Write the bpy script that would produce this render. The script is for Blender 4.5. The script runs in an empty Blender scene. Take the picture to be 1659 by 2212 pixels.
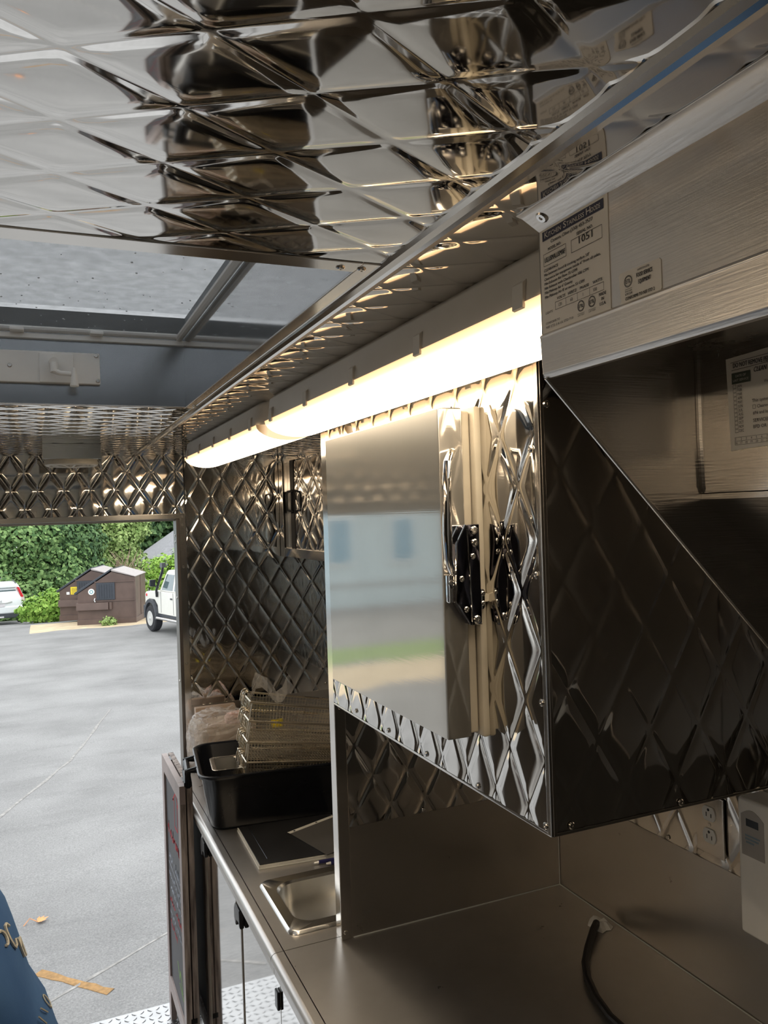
import bpy, bmesh, math, random
import numpy as np
from mathutils import Vector, Matrix
from mathutils.bvhtree import BVHTree
random.seed(7); rng = np.random.default_rng(7)
S = bpy.context.scene; COL = S.collection
PI = math.pi
H = 1.85                                     # eye height above the truck floor; z below is given from the eye and lifted by H

# ------------------------------------------------------------------ camera
cam = bpy.data.cameras.new('camera'); camo = bpy.data.objects.new('camera', cam); COL.objects.link(camo)
cam.sensor_fit = 'HORIZONTAL'; cam.sensor_width = 36.0; cam.lens = 1725.05 / 1659 * 36.0
cam.clip_start = 0.02; cam.clip_end = 300
_y, _p, _r = math.radians(23.29225), math.radians(0.07744), math.radians(-1.86961)
_f = Vector((math.sin(_y) * math.cos(_p), math.cos(_y) * math.cos(_p), math.sin(_p)))
_rt = Vector((math.cos(_y), -math.sin(_y), 0)); _up = _rt.cross(_f)
_r2 = _rt * math.cos(_r) + _up * math.sin(_r); _u2 = -_rt * math.sin(_r) + _up * math.cos(_r)
M = Matrix((_r2, _u2, -_f)).transposed().to_4x4(); M.translation = Vector((0, 0, H)); camo.matrix_world = M
S.camera = camo

# ------------------------------------------------------------------ sky, exposure
w = bpy.data.worlds.new('overcast_sky'); S.world = w; w.use_nodes = True
wn = w.node_tree.nodes; wl = w.node_tree.links
bg = wn['Background']; bg.inputs[1].default_value = 2.6
tc = wn.new('ShaderNodeTexCoord'); sx = wn.new('ShaderNodeSeparateXYZ'); cr = wn.new('ShaderNodeValToRGB')
wl.new(tc.outputs['Generated'], sx.inputs[0]); wl.new(sx.outputs['Z'], cr.inputs[0]); wl.new(cr.outputs[0], bg.inputs[0])
cr.color_ramp.elements[0].position = 0.0; cr.color_ramp.elements[0].color = (.80, .86, .91, 1)
cr.color_ramp.elements[1].position = 0.9; cr.color_ramp.elements[1].color = (1, 1, 1, 1)
S.view_settings.view_transform = 'Standard'; S.view_settings.look = 'None'; S.view_settings.gamma = 1
S.view_settings.use_curve_mapping = False; S.view_settings.exposure = 0.0
S.cycles.use_denoising = True; S.cycles.sample_clamp_indirect = 8; S.cycles.max_bounces = 14
S.cycles.glossy_bounces = 10; S.cycles.transmission_bounces = 8; S.cycles.transparent_max_bounces = 12
LAMP = 10.5                                   # strength of the glowing lamp diffusers

# ------------------------------------------------------------------ materials
def nt(name):
    m = bpy.data.materials.new(name); m.use_nodes = True
    t = m.node_tree; return m, t.nodes, t.links, t.nodes['Principled BSDF']
def ramp(n, l, fac, c0, c1, p0=.3, p1=.7):
    r = n.new('ShaderNodeValToRGB'); l.new(fac, r.inputs[0])
    r.color_ramp.elements[0].position = p0; r.color_ramp.elements[0].color = (*c0, 1)
    r.color_ramp.elements[1].position = p1; r.color_ramp.elements[1].color = (*c1, 1); return r
def noise(n, l, scale=(1, 1, 1), sc=5, det=4, coord='Object', rough=.5):
    t = n.new('ShaderNodeTexCoord'); mp = n.new('ShaderNodeMapping'); mp.inputs['Scale'].default_value = scale
    x = n.new('ShaderNodeTexNoise'); x.inputs['Scale'].default_value = sc; x.inputs['Detail'].default_value = det; x.inputs['Roughness'].default_value = rough
    l.new(t.outputs[coord], mp.inputs[0]); l.new(mp.outputs[0], x.inputs[0]); return x
def plain(name, c, rough=.5, metal=0, var=.12, sc=12, bump=0, spec=.5):
    m, n, l, b = nt(name)
    x = noise(n, l, sc=sc); a = tuple(max(0, k * (1 - var)) for k in c); d = tuple(min(1, k * (1 + var)) for k in c)
    r = ramp(n, l, x.outputs[0], a, d); l.new(r.outputs[0], b.inputs['Base Color'])
    b.inputs['Roughness'].default_value = rough; b.inputs['Metallic'].default_value = metal
    b.inputs['Specular IOR Level'].default_value = spec
    if bump:
        bp = n.new('ShaderNodeBump'); bp.inputs['Strength'].default_value = bump; bp.inputs['Distance'].default_value = .01
        x2 = noise(n, l, sc=sc * 6, det=6); l.new(x2.outputs[0], bp.inputs['Height']); l.new(bp.outputs[0], b.inputs['Normal'])
    return m
def steel(name, c=(.66, .64, .61), rough=.07, brush=None, bstr=.02, var=.03, rvar=.25, haze=0, hrough=.38):
    m, n, l, b = nt(name); b.inputs['Metallic'].default_value = 1
    sm = noise(n, l, sc=6, det=6, rough=.65)
    r = ramp(n, l, sm.outputs[0], tuple(k * (1 - var) for k in c), tuple(min(1, k * (1 + var)) for k in c)); l.new(r.outputs[0], b.inputs['Base Color'])
    rr = n.new('ShaderNodeMapRange'); rr.inputs['To Min'].default_value = rough * (1 - rvar); rr.inputs['To Max'].default_value = rough * (1 + rvar)
    l.new(sm.outputs[0], rr.inputs['Value']); l.new(rr.outputs[0], b.inputs['Roughness'])
    if brush:
        x = noise(n, l, scale=brush, sc=1, det=3); bp = n.new('ShaderNodeBump')
        bp.inputs['Strength'].default_value = bstr; bp.inputs['Distance'].default_value = .002
        l.new(x.outputs[0], bp.inputs['Height']); l.new(bp.outputs[0], b.inputs['Normal'])
    if haze:                                   # a broad sheen over the clear reflection, as on brushed sheet
        b2 = n.new('ShaderNodeBsdfPrincipled'); b2.inputs['Metallic'].default_value = 1; b2.inputs['Roughness'].default_value = hrough
        l.new(r.outputs[0], b2.inputs['Base Color']); mx = n.new('ShaderNodeMixShader'); mx.inputs[0].default_value = haze
        l.new(b.outputs[0], mx.inputs[1]); l.new(b2.outputs[0], mx.inputs[2]); l.new(mx.outputs[0], n['Material Output'].inputs[0])
    return m
def glow(name, edge, mid, strength, axis_x, half):
    # lamp diffuser: brightest along its middle, where the tube lies, warmer towards its rim
    m, n, l, b = nt(name); out = n['Material Output']; n.remove(b)
    t = n.new('ShaderNodeTexCoord'); s = n.new('ShaderNodeSeparateXYZ'); l.new(t.outputs['Object'], s.inputs[0])
    a = n.new('ShaderNodeMath'); a.operation = 'SUBTRACT'; a.inputs[1].default_value = axis_x; l.new(s.outputs['X'], a.inputs[0])
    ab = n.new('ShaderNodeMath'); ab.operation = 'ABSOLUTE'; l.new(a.outputs[0], ab.inputs[0])
    d = n.new('ShaderNodeMath'); d.operation = 'DIVIDE'; d.inputs[1].default_value = half; l.new(ab.outputs[0], d.inputs[0])
    r = n.new('ShaderNodeValToRGB'); l.new(d.outputs[0], r.inputs[0])
    r.color_ramp.elements[0].position = .66; r.color_ramp.elements[0].color = (*mid, 1)
    e2 = r.color_ramp.elements.new(.92); e2.color = (mid[0] * .35, mid[1] * .28, mid[2] * .2, 1)
    r.color_ramp.elements[2].position = 1; r.color_ramp.elements[2].color = (edge[0] * .14, edge[1] * .16, edge[2] * .18, 1)
    e = n.new('ShaderNodeEmission'); e.inputs[1].default_value = strength; l.new(r.outputs[0], e.inputs[0]); l.new(e.outputs[0], out.inputs[0]); return m
def clear(name, tint, alpha, rough=.1, spec=.5):
    m, n, l, b = nt(name); out = n['Material Output']
    tr = n.new('ShaderNodeBsdfTransparent'); mx = n.new('ShaderNodeMixShader'); mx.inputs[0].default_value = alpha
    b.inputs['Base Color'].default_value = (*tint, 1); b.inputs['Roughness'].default_value = rough; b.inputs['Specular IOR Level'].default_value = spec
    x = noise(n, l, sc=40); mr = n.new('ShaderNodeMapRange'); mr.inputs['To Min'].default_value = alpha * .85; mr.inputs['To Max'].default_value = min(1, alpha * 1.15)
    l.new(x.outputs[0], mr.inputs['Value']); l.new(mr.outputs[0], mx.inputs[0])
    l.new(tr.outputs[0], mx.inputs[1]); l.new(b.outputs[0], mx.inputs[2]); l.new(mx.outputs[0], out.inputs[0]); return m
def leafmat(name, c0, c1):
    m, n, l, b = nt(name); g = n.new('ShaderNodeNewGeometry')
    r = ramp(n, l, g.outputs['Random Per Island'], c0, c1, 0, 1); l.new(r.outputs[0], b.inputs['Base Color'])
    b.inputs['Roughness'].default_value = .6; b.inputs['Specular IOR Level'].default_value = .25; return m

M_QUILT = steel('quilted_mirror_steel', rough=.06)
M_QUILTR = steel('quilted_ceiling_steel', c=(.69, .67, .64), rough=.05)
M_SLAB = steel('brushed_door_steel', c=(.66, .63, .58), rough=.065, brush=(2, 2, 500), bstr=.012, haze=.45, hrough=.48)
M_BRUSHY = steel('brushed_panel_steel', c=(.63, .60, .56), rough=.24, brush=(30, 30, 700), bstr=.12)
M_SPLASH = steel('dull_backsplash_steel', c=(.54, .51, .47), rough=.30, brush=(25, 25, 500), bstr=.08)
M_COUNTER = steel('worn_counter_steel', c=(.60, .575, .545), rough=.30, haze=.4, hrough=.55, brush=(500, 20, 20), bstr=.07, var=.07)
M_HOOD = steel('hood_steel', c=(.72, .69, .65), rough=.30, haze=.3, hrough=.5, brush=(20, 30, 600), bstr=.10)
M_HOODIN = steel('hood_inner_steel', c=(.58, .555, .525), rough=.26, brush=(20, 30, 600), bstr=.10)
M_TRIM = steel('polished_trim', c=(.68, .65, .61), rough=.14)
M_CHROME = steel('chrome', c=(.80, .79, .78), rough=.05)
M_MIRROR = steel('polished_fridge_front', c=(.70, .69, .67), rough=.045)
M_SINK = steel('sink_steel', c=(.70, .68, .64), rough=.24)
M_WIRE = steel('basket_wire', c=(.86, .78, .64), rough=.28)
M_ALU = plain('tread_plate_aluminium', (.42, .425, .43), .38, 1, .08)
M_SCREW = steel('screw_steel', c=(.62, .60, .57), rough=.2)
M_GASKET = plain('beige_gasket', (.50, .45, .36), .55)
M_WHITE = plain('white_plastic', (.86, .86, .84), .4, var=.04)
M_HOUSING = plain('grey_lamp_housing', (.60, .60, .58), .45, var=.04)
M_CREAM = plain('cream_plastic', (.72, .68, .58), .4, var=.05)
M_PAPER = plain('label_paper', (.86, .84, .80), .55, var=.03)
M_INK = plain('black_ink', (.03, .03, .035), .6)
M_INKB = plain('dark_blue_ink', (.045, .05, .09), .5)
M_INKL = plain('pale_ink', (.75, .73, .70), .6)
M_INKG = plain('green_grey_ink', (.09, .11, .09), .6)
M_BLACK = plain('black_plastic', (.012, .013, .016), .28, var=.2)
M_TUB = plain('black_tub_plastic', (.008, .009, .012), .24, var=.25, bump=.02, spec=.18)
M_BLKDOOR = plain('black_rubber', (.012, .011, .011), .5)
M_DARKSTEEL = plain('dark_latch_enamel', (.10, .10, .13), .10, 1, .1)
M_DARKWALL = plain('darkened_unseen_wall', (.05, .048, .045), .6)
M_SHELL = plain('outer_shell_paint', (.55, .55, .55), .5)
M_FRAMEW = plain('dark_brown_door_frame', (.16, .14, .125), .35, .6)
M_CARD = plain('beige_cardboard', (.50, .38, .29), .8, var=.1, bump=.1)
M_PINK = plain('pink_wrapped_paper', (.72, .50, .42), .7, var=.2)
M_BAG = clear('clear_plastic_bag', (.85, .82, .78), .30, .12)
M_BINDER = plain('black_folder_cover', (.020, .020, .021), .38, var=.2)
M_GREYSHEET = plain('grey_sleeve_sheet', (.10, .095, .09), .35, var=.1)
M_EDGE = plain('white_page_edge', (.66, .64, .58), .6)
M_PEN = plain('navy_pen', (.02, .02, .10), .3)
M_SILV = plain('silver_pen_tip', (.6, .6, .6), .3, 1)
M_CORD = plain('black_cord', (.014, .012, .011), .5)
M_TAPE = plain('white_tape', (.80, .78, .73), .7)
M_YELLOW = plain('yellow_tag', (.85, .66, .03), .5)
M_WOOD = None
M_LAMP = glow('lamp_diffuser', (1.0, .50, .20), (1.0, .80, .58), LAMP, .4905, .0678)
M_SCREEN = clear('insect_screen', (.18, .20, .21), .54, .7, .1)
M_LID = clear('smoked_acrylic_lid', (.36, .41, .45), .35, .1)
M_DROP = plain('water_drop', (.6, .65, .7), .03, 0, spec=1)
M_TRUCKGREY = plain('well_liner_steel', (.36, .38, .40), .20, 1, .04)
M_BUMP0 = plain('dark_hatch_curb', (.10, .105, .11), .6)
M_DISPLAY = plain('dark_display', (.02, .03, .04), .15)
M_BLUEINK = plain('blue_ink', (.16, .30, .42), .5)
M_GREYLAB = plain('grey_label', (.42, .41, .40), .45)
M_SHIRT = None

# ------------------------------------------------------------------ mesh helpers
class MB:
    def __init__(s): s.v = []; s.f = []
    def add(s, vs, fs):
        o = len(s.v); s.v += [tuple(map(float, p)) for p in vs]; s.f += [tuple(i + o for i in q) for q in fs]; return s
    def box(s, a, b):
        x0, x1 = sorted((a[0], b[0])); y0, y1 = sorted((a[1], b[1])); z0, z1 = sorted((a[2], b[2]))
        return s.add([(x0, y0, z0), (x1, y0, z0), (x1, y1, z0), (x0, y1, z0), (x0, y0, z1), (x1, y0, z1), (x1, y1, z1), (x0, y1, z1)],
                     [(0, 3, 2, 1), (4, 5, 6, 7), (0, 1, 5, 4), (1, 2, 6, 5), (2, 3, 7, 6), (3, 0, 4, 7)])
    def prism(s, poly, axis, a, b):
        # poly: 2D points in the plane across the axis, extruded from a to b
        n = len(poly)
        def P(p, t): return (t, p[0], p[1]) if axis == 'x' else (p[0], t, p[1]) if axis == 'y' else (p[0], p[1], t)
        return s.add([P(p, a) for p in poly] + [P(p, b) for p in poly],
                     [tuple(range(n))[::-1], tuple(range(n, 2 * n))] + [(i, (i + 1) % n, n + (i + 1) % n, n + i) for i in range(n)])
    def loft(s, rings, cap0=True, cap1=True):
        n = len(rings[0]); vs = [p for r in rings for p in r]; fs = []
        for k in range(len(rings) - 1):
            for i in range(n):
                j = (i + 1) % n; fs.append((k * n + i, k * n + j, (k + 1) * n + j, (k + 1) * n + i))
        if cap0: fs.append(tuple(range(n))[::-1])
        if cap1: fs.append(tuple(range((len(rings) - 1) * n, len(rings) * n)))
        return s.add(vs, fs)
    def tube(s, pts, r, n=8, caps=True, up=(0, 0, 1)):
        pts = [Vector(p) for p in pts]; rs = r if isinstance(r, (list, tuple)) else [r] * len(pts); rings = []
        prev = None
        for i, p in enumerate(pts):
            d = (pts[min(i + 1, len(pts) - 1)] - pts[max(i - 1, 0)]).normalized()
            if prev is None:
                a = Vector(up) if abs(d.dot(Vector(up))) < .95 else Vector((1, 0, 0))
                x = d.cross(a).normalized()
            else: x = (prev - d * prev.dot(d)).normalized()
            prev = x; y = d.cross(x)
            rings.append([p + (x * math.cos(t) + y * math.sin(t)) * rs[i] for t in [2 * PI * k / n + PI / n for k in range(n)]])
        return s.loft(rings, caps, caps)
    def cyl(s, c, d, r, h, n=16, r2=None):
        c = Vector(c); d = Vector(d).normalized(); return s.tube([c, c + d * h], [r, r if r2 is None else r2], n)
    def lathe(s, prof, c, axis='z', n=24, cap=True):
        rings = []
        for r, h in prof:
            ring = []
            for k in range(n):
                t = 2 * PI * k / n; a, b = r * math.cos(t), r * math.sin(t)
                ring.append((c[0] + a, c[1] + b, c[2] + h) if axis == 'z' else (c[0] + h, c[1] + a, c[2] + b) if axis == 'x' else (c[0] + a, c[1] + h, c[2] + b))
            rings.append(ring)
        return s.loft(rings, cap, cap)
    def quad(s, *p): return s.add(p, [tuple(range(len(p)))])
def link(o, parent=None):
    COL.objects.link(o)
    if parent is not None: o.parent = parent
    return o
def org(p):
    v = Vector((0, 0, 0))
    while p is not None: v += p.location; p = p.parent
    return v
def obj(name, mb, mat, parent=None, smooth=False, bevel=0, lift=H, kind=None, angle=35, local=False, seg=2):
    me = bpy.data.meshes.new(name); o0 = Vector((0, 0, 0)) if local else org(parent)
    z = 0 if local else lift
    me.from_pydata([(p[0] - o0.x, p[1] - o0.y, p[2] + z - o0.z) for p in mb.v], [], mb.f); me.update()
    bm = bmesh.new(); bm.from_mesh(me)
    bmesh.ops.recalc_face_normals(bm, faces=bm.faces[:])
    if bevel:
        bmesh.ops.bevel(bm, geom=[e for e in bm.edges if len(e.link_faces) == 2 and e.calc_face_angle(0) > .6], offset=bevel, segments=seg, profile=.5, affect='EDGES', clamp_overlap=True)
    bm.to_mesh(me); bm.free()
    if smooth or bevel:
        me.polygons.foreach_set('use_smooth', [True] * len(me.polygons))
        me.set_sharp_from_angle(angle=math.radians(angle))
    for q in (mat if isinstance(mat, list) else [mat]): me.materials.append(q)
    o = bpy.data.objects.new(name, me); link(o, parent)
    if bevel: wm = o.modifiers.new('flat_faces', 'WEIGHTED_NORMAL'); wm.keep_sharp = True; wm.weight = 80
    if kind: o['kind'] = kind
    return o
def thing(name, label, cat, loc=(0, 0, 0), group=None, lift=H, rz=0):
    o = bpy.data.objects.new(name, None); o.empty_display_size = .05; link(o)
    o.location = (loc[0], loc[1], loc[2] + lift); o.rotation_euler = (0, 0, rz); o['label'] = label; o['category'] = cat
    if group: o['group'] = group
    return o
def tag(o, label, cat, group=None):
    o['label'] = label; o['category'] = cat
    if group: o['group'] = group
    return o
def struct(name, mb=None, mat=None, **k):
    if mb is None:
        o = bpy.data.objects.new(name, None); o.empty_display_size = .05; link(o); o['kind'] = 'structure'; return o
    return obj(name, mb, mat, kind='structure', **k)
def dup(root, loc=None, rz=None, label=None):
    r = root.copy(); COL.objects.link(r)
    if loc is not None: r.location = loc
    if rz is not None: r.rotation_euler = (0, 0, rz)
    if label: r['label'] = label
    for ch in list(root.children):
        c = ch.copy(); COL.objects.link(c); c.parent = r
        for g in list(ch.children):
            d = g.copy(); COL.objects.link(d); d.parent = c
    return r
def rrect(cx, cy, z, w, d, r, rot=0, n=5):
    pts = []
    for sx_, sy_, a0 in ((1, 1, 0), (-1, 1, PI / 2), (-1, -1, PI), (1, -1, 1.5 * PI)):
        for k in range(n + 1):
            t = a0 + k / n * PI / 2
            pts.append((sx_ * (w / 2 - r) + r * math.cos(t), sy_ * (d / 2 - r) + r * math.sin(t)))
    c, s_ = math.cos(rot), math.sin(rot)
    return [(cx + x * c - y * s_, cy + x * s_ + y * c, z) for x, y in pts]

# quilted (diamond embossed) sheet steel: the sheet itself is modelled, crease by crease
TS = [0, .03, .07, .13, .24, .5, .76, .87, .93, .97]
def quilt(name, mat, org_, ua, va, na, u, v, node, du, dv, parent=None, sag=.00035, gd=.0011, gw=.0055, kind=None):
    u0, u1 = u; v0, v1 = v; nu, nv = node
    def AB(a, b): return (a - nu) / du + (b - nv) / dv, (a - nu) / du - (b - nv) / dv
    cs = [AB(a, b) for a in u for b in v]
    A0, A1 = math.floor(min(c[0] for c in cs)), math.ceil(max(c[0] for c in cs))
    B0, B1 = math.floor(min(c[1] for c in cs)), math.ceil(max(c[1] for c in cs))
    ta = np.array(TS); a = np.concatenate([k + ta for k in range(A0, A1)] + [[A1]]); b = np.concatenate([k + ta for k in range(B0, B1)] + [[B1]])
    A, B = np.meshgrid(a, b, indexing='ij')
    uu = nu + du * (A + B) / 2; vv = nv + dv * (A - B) / 2
    fa = A - np.floor(A); fb = B - np.floor(B); pw = du * dv / math.hypot(du, dv)
    da = np.minimum(fa, 1 - fa) * pw; db = np.minimum(fb, 1 - fb) * pw
    jr = np.random.default_rng(int(abs(nu * 977 + nv * 613) * 100) % 9999)
    hh = sag * (16 * fa * (1 - fa) * fb * (1 - fb)) ** .8 + gd * (1 - np.exp(-(da / gw) ** 2)) * (1 - np.exp(-(db / gw) ** 2))
    ca = np.floor(A).astype(int) - A0; cb = np.floor(B).astype(int) - B0
    tl1 = jr.normal(0, .0018, (A1 - A0 + 1, B1 - B0 + 1)); tl2 = jr.normal(0, .0018, (A1 - A0 + 1, B1 - B0 + 1))
    hh = hh + ((fa - .5) * tl1[ca, cb] + (fb - .5) * tl2[ca, cb]) * pw * (16 * fa * (1 - fa) * fb * (1 - fb))
    n0, n1 = A.shape; idx = np.arange(n0 * n1).reshape(n0, n1)
    mx = du * .2; inside = (uu > u0 - mx) & (uu < u1 + mx) & (vv > v0 - dv * .2) & (vv < v1 + dv * .2)
    keep = inside[:-1, :-1] | inside[1:, :-1] | inside[:-1, 1:] | inside[1:, 1:]
    q = np.stack([idx[:-1, :-1], idx[1:, :-1], idx[1:, 1:], idx[:-1, 1:]], -1)[keep]
    used = np.unique(q); remap = np.full(n0 * n1, -1); remap[used] = np.arange(len(used)); q = remap[q]
    O = np.array(org_, float); ua = np.array(ua, float); va = np.array(va, float); na = np.array(na, float)
    P = O + uu.ravel()[used, None] * ua + vv.ravel()[used, None] * va + hh.ravel()[used, None] * na
    P[:, 2] += H
    if np.dot(np.cross(ua, va), na) > 0: q = q[:, ::-1]
    me = bpy.data.meshes.new(name); me.from_pydata(P.tolist(), [], q.tolist())
    bm = bmesh.new(); bm.from_mesh(me); Ow = Vector(O) + Vector((0, 0, H)); U = Vector(ua); V_ = Vector(va)
    for co, no in ((Ow + U * u0, -U), (Ow + U * u1, U), (Ow + V_ * v0, -V_), (Ow + V_ * v1, V_)):
        bmesh.ops.bisect_plane(bm, geom=bm.verts[:] + bm.edges[:] + bm.faces[:], dist=1e-6, plane_co=co, plane_no=no, clear_outer=True)
    bm.to_mesh(me); bm.free()
    me.polygons.foreach_set('use_smooth', [True] * len(me.polygons)); me.materials.append(mat)
    o0 = org(parent); me.transform(Matrix.Translation(-o0))
    o = bpy.data.objects.new(name, me); link(o, parent)
    if kind: o['kind'] = kind
    return o

# lettering: flat outlines of the built-in font, laid on a plane
_tc = {}
def glyphs(s, shear=0):
    k = (s, shear)
    if k not in _tc:
        c = bpy.data.curves.new('t', 'FONT'); c.body = s; c.size = 1; c.shear = shear; c.resolution_u = 2; c.fill_mode = 'FRONT'
        o = bpy.data.objects.new('t', c); COL.objects.link(o); dg = bpy.context.evaluated_depsgraph_get()
        me = o.evaluated_get(dg).to_mesh(); vs = [(v.co.x, v.co.y) for v in me.vertices]; fs = [tuple(p.vertices) for p in me.polygons]
        o.evaluated_get(dg).to_mesh_clear(); bpy.data.objects.remove(o); bpy.data.curves.remove(c)
        _tc[k] = (vs, fs)
    return _tc[k]
class Sheet:
    """A flat printed sheet: maps sheet coordinates (x right, y up, 0..1 each) onto a plane."""
    def __init__(s, o, ex, ey, n, off=.0004): s.o, s.ex, s.ey, s.n, s.off = Vector(o), Vector(ex), Vector(ey), Vector(n).normalized(), off
    def P(s, x, y, k=1): return s.o + s.ex * x + s.ey * y + s.n * s.off * k
    def text(s, mb, t, x, y, hgt, wid=None, align='l', shear=0, bold=0):
        vs, fs = glyphs(t, shear)
        if not vs: return
        x0 = min(p[0] for p in vs); x1 = max(p[0] for p in vs); asp = s.ey.length / s.ex.length
        kx = hgt * asp / .7 * .9
        if wid: kx = wid / (x1 - x0)
        tot = (x1 - x0) * kx; xo = x - (0 if align == 'l' else tot / 2 if align == 'c' else tot)
        for b in ((0,) if not bold else (0, bold)):
            mb.add([s.P(xo + (p[0] - x0) * kx + b, y + p[1] * hgt / .7, 1 + (b > 0) * .3) for p in vs], fs)
    def rect(s, mb, x0, y0, x1, y1, k=1): mb.quad(s.P(x0, y0, k), s.P(x1, y0, k), s.P(x1, y1, k), s.P(x0, y1, k))
    def line(s, mb, x0, y0, x1, y1, t, k=1):
        a = s.ex.length; b = s.ey.length
        d = Vector(((x1 - x0) * a, (y1 - y0) * b)); d.normalize(); px, py = -d.y * t / a, d.x * t / b
        mb.quad(s.P(x0 - px, y0 - py, k), s.P(x1 - px, y1 - py, k), s.P(x1 + px, y1 + py, k), s.P(x0 + px, y0 + py, k))
    def frame(s, mb, x0, y0, x1, y1, t):
        for a in ((x0, y0, x1, y0), (x1, y0, x1, y1), (x1, y1, x0, y1), (x0, y1, x0, y0)): s.line(mb, *a, t)
    def ring(s, mb, x, y, r, t, n=28):
        a = s.ex.length; b = s.ey.length
        vo = [s.P(x + math.cos(2 * PI * i / n) * r / a, y + math.sin(2 * PI * i / n) * r / b) for i in range(n)]
        vi = [s.P(x + math.cos(2 * PI * i / n) * (r - t) / a, y + math.sin(2 * PI * i / n) * (r - t) / b) for i in range(n)]
        mb.add(vo + vi, [(i, (i + 1) % n, n + (i + 1) % n, n + i) for i in range(n)])
def screw_mesh():
    mb = MB(); mb.lathe([(.0058, 0), (.0058, .0012), (.0042, .0026), (.0018, .0026), (.0014, .0016)], (0, 0, 0), 'z', 12)
    me = bpy.data.meshes.new('screw'); me.from_pydata(mb.v, [], mb.f); me.materials.append(M_SCREW)
    me.polygons.foreach_set('use_smooth', [True] * len(me.polygons)); me.set_sharp_from_angle(angle=.6); return me
SCREW = screw_mesh()
def screw(parent, p, n, sc=1.0, name='screw'):
    o = bpy.data.objects.new(name, SCREW); link(o, parent)
    o.rotation_euler = Vector((0, 0, 1)).rotation_difference(Vector(n)).to_euler(); o.scale = (sc,) * 3
    o.location = Vector((p[0], p[1], p[2] + H)) - org(parent); return o

# ================================================================== THE PLACE
ZC = .246; YE = 3.114; XW = 1.18; XL = -.95; YB = -2.3; XS = .327; ZK = -.95   # ceiling, end wall, right wall, left wall, rear, seam, counter
UX, UY, UZ = (1, 0, 0), (0, 1, 0), (0, 0, 1)

# ---- ground outside
GP = ([-10, 3, 20, 24.5, 27, 29, 34, 60], [2.66, 2.70, 3.20, 3.30, 3.27, 3.36, 3.82, 6.0])
def g(y): return float(np.interp(y, *GP))
def gsm(y): return sum(g(y + d) for d in (-.8, -.4, 0, .4, .8)) / 5
mb = MB(); xs = np.concatenate([np.linspace(-34, -4, 16), np.linspace(-3, 9, 13), np.linspace(11, 34, 10)]); ys = np.linspace(-9, 60, 139)
mb.add([(x, y, -gsm(y)) for y in ys for x in xs], [(j * len(xs) + i, j * len(xs) + i + 1, (j + 1) * len(xs) + i + 1, (j + 1) * len(xs) + i) for j in range(len(ys) - 1) for i in range(len(xs) - 1)])
m, n, l, b = nt('asphalt')
n1 = noise(n, l, sc=75, det=6, rough=.85); n2 = noise(n, l, sc=.9, det=6); n3 = noise(n, l, scale=(.3, 1.3, 1), sc=1.6, det=8, rough=.7)
r1 = ramp(n, l, n1.outputs[0], (.145, .147, .147), (.31, .311, .308), .36, .66)
r2 = ramp(n, l, n2.outputs[0], (.78, .78, .78), (1.12, 1.12, 1.12), .3, .7); r3 = ramp(n, l, n3.outputs[0], (.55, .55, .55), (1, 1, 1), .33, .47)
mxa = n.new('ShaderNodeMix'); mxa.data_type = 'RGBA'; mxa.blend_type = 'MULTIPLY'; mxa.inputs[0].default_value = 1; l.new(r1.outputs[0], mxa.inputs[6]); l.new(r2.outputs[0], mxa.inputs[7])
mxb = n.new('ShaderNodeMix'); mxb.data_type = 'RGBA'; mxb.blend_type = 'MULTIPLY'; mxb.inputs[0].default_value = .32; l.new(mxa.outputs[2], mxb.inputs[6]); l.new(r3.outputs[0], mxb.inputs[7])
l.new(mxb.outputs[2], b.inputs['Base Color']); b.inputs['Roughness'].default_value = .85
bp = n.new('ShaderNodeBump'); bp.inputs['Strength'].default_value = .5; bp.inputs['Distance'].default_value = .006; l.new(n1.outputs[0], bp.inputs['Height']); l.new(bp.outputs[0], b.inputs['Normal'])
M_ASPH = m
obj('ground', mb, M_ASPH, kind='structure', smooth=True)
def flat_patch(name, poly, mat, kind='structure', dz=.006, thick=.004):
    o = MB(); c = [(x, y, -gsm(y) + dz) for x, y in poly]; n_ = len(c)
    o.add(c + [(p[0], p[1], p[2] - thick - dz * .9) for p in c], [tuple(range(n_))] + [(i, (i + 1) % n_, n_ + (i + 1) % n_, n_ + i) for i in range(n_)]); return obj(name, o, mat, kind=kind)
def ragged(x0, x1, y0, y1, n_=14, amp=.25):
    t = [(x0 + (x1 - x0) * i / n_, y0 + random.uniform(-amp, amp)) for i in range(n_ + 1)]
    return t + [(x1 - (x1 - x0) * i / n_, y1 + random.uniform(-amp, amp)) for i in range(n_ + 1)]
M_SAND = plain('pale_sand', (.52, .42, .28), .9, var=.2, sc=3, bump=.3)
M_GRASSP = plain('green_verge', (.16, .25, .07), .9, var=.35, sc=5, bump=.4)
def drape(name, x0, x1, y0, y1, mat, amp=.2, nx=24, ny=12, dz=.012):
    o = MB(); X = np.linspace(x0, x1, nx); vs = []
    for j in range(ny):
        for x in X:
            t = j / (ny - 1); e0 = y0 + amp * math.sin(x * 2.3) * .6 + random.uniform(-amp, amp) * .4
            y = e0 + (y1 - e0) * t; vs.append((x, y, -gsm(y) + (dz if 0 < j < ny - 1 else -.01)))
    o.add(vs, [(j * nx + i, j * nx + i + 1, (j + 1) * nx + i + 1, (j + 1) * nx + i) for j in range(ny - 1) for i in range(nx - 1)])
    return obj(name, o, mat, kind='structure', smooth=True)
drape('sand_strip', -.4, 7.6, 26.3, 30.0, M_SAND)
drape('grass_verge', -12, -2.6, 15.2, 17.6, M_GRASSP, .3)
drape('bare_earth_strip', -12, -2.4, 12.6, 15.2, M_SAND, .3)

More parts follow.
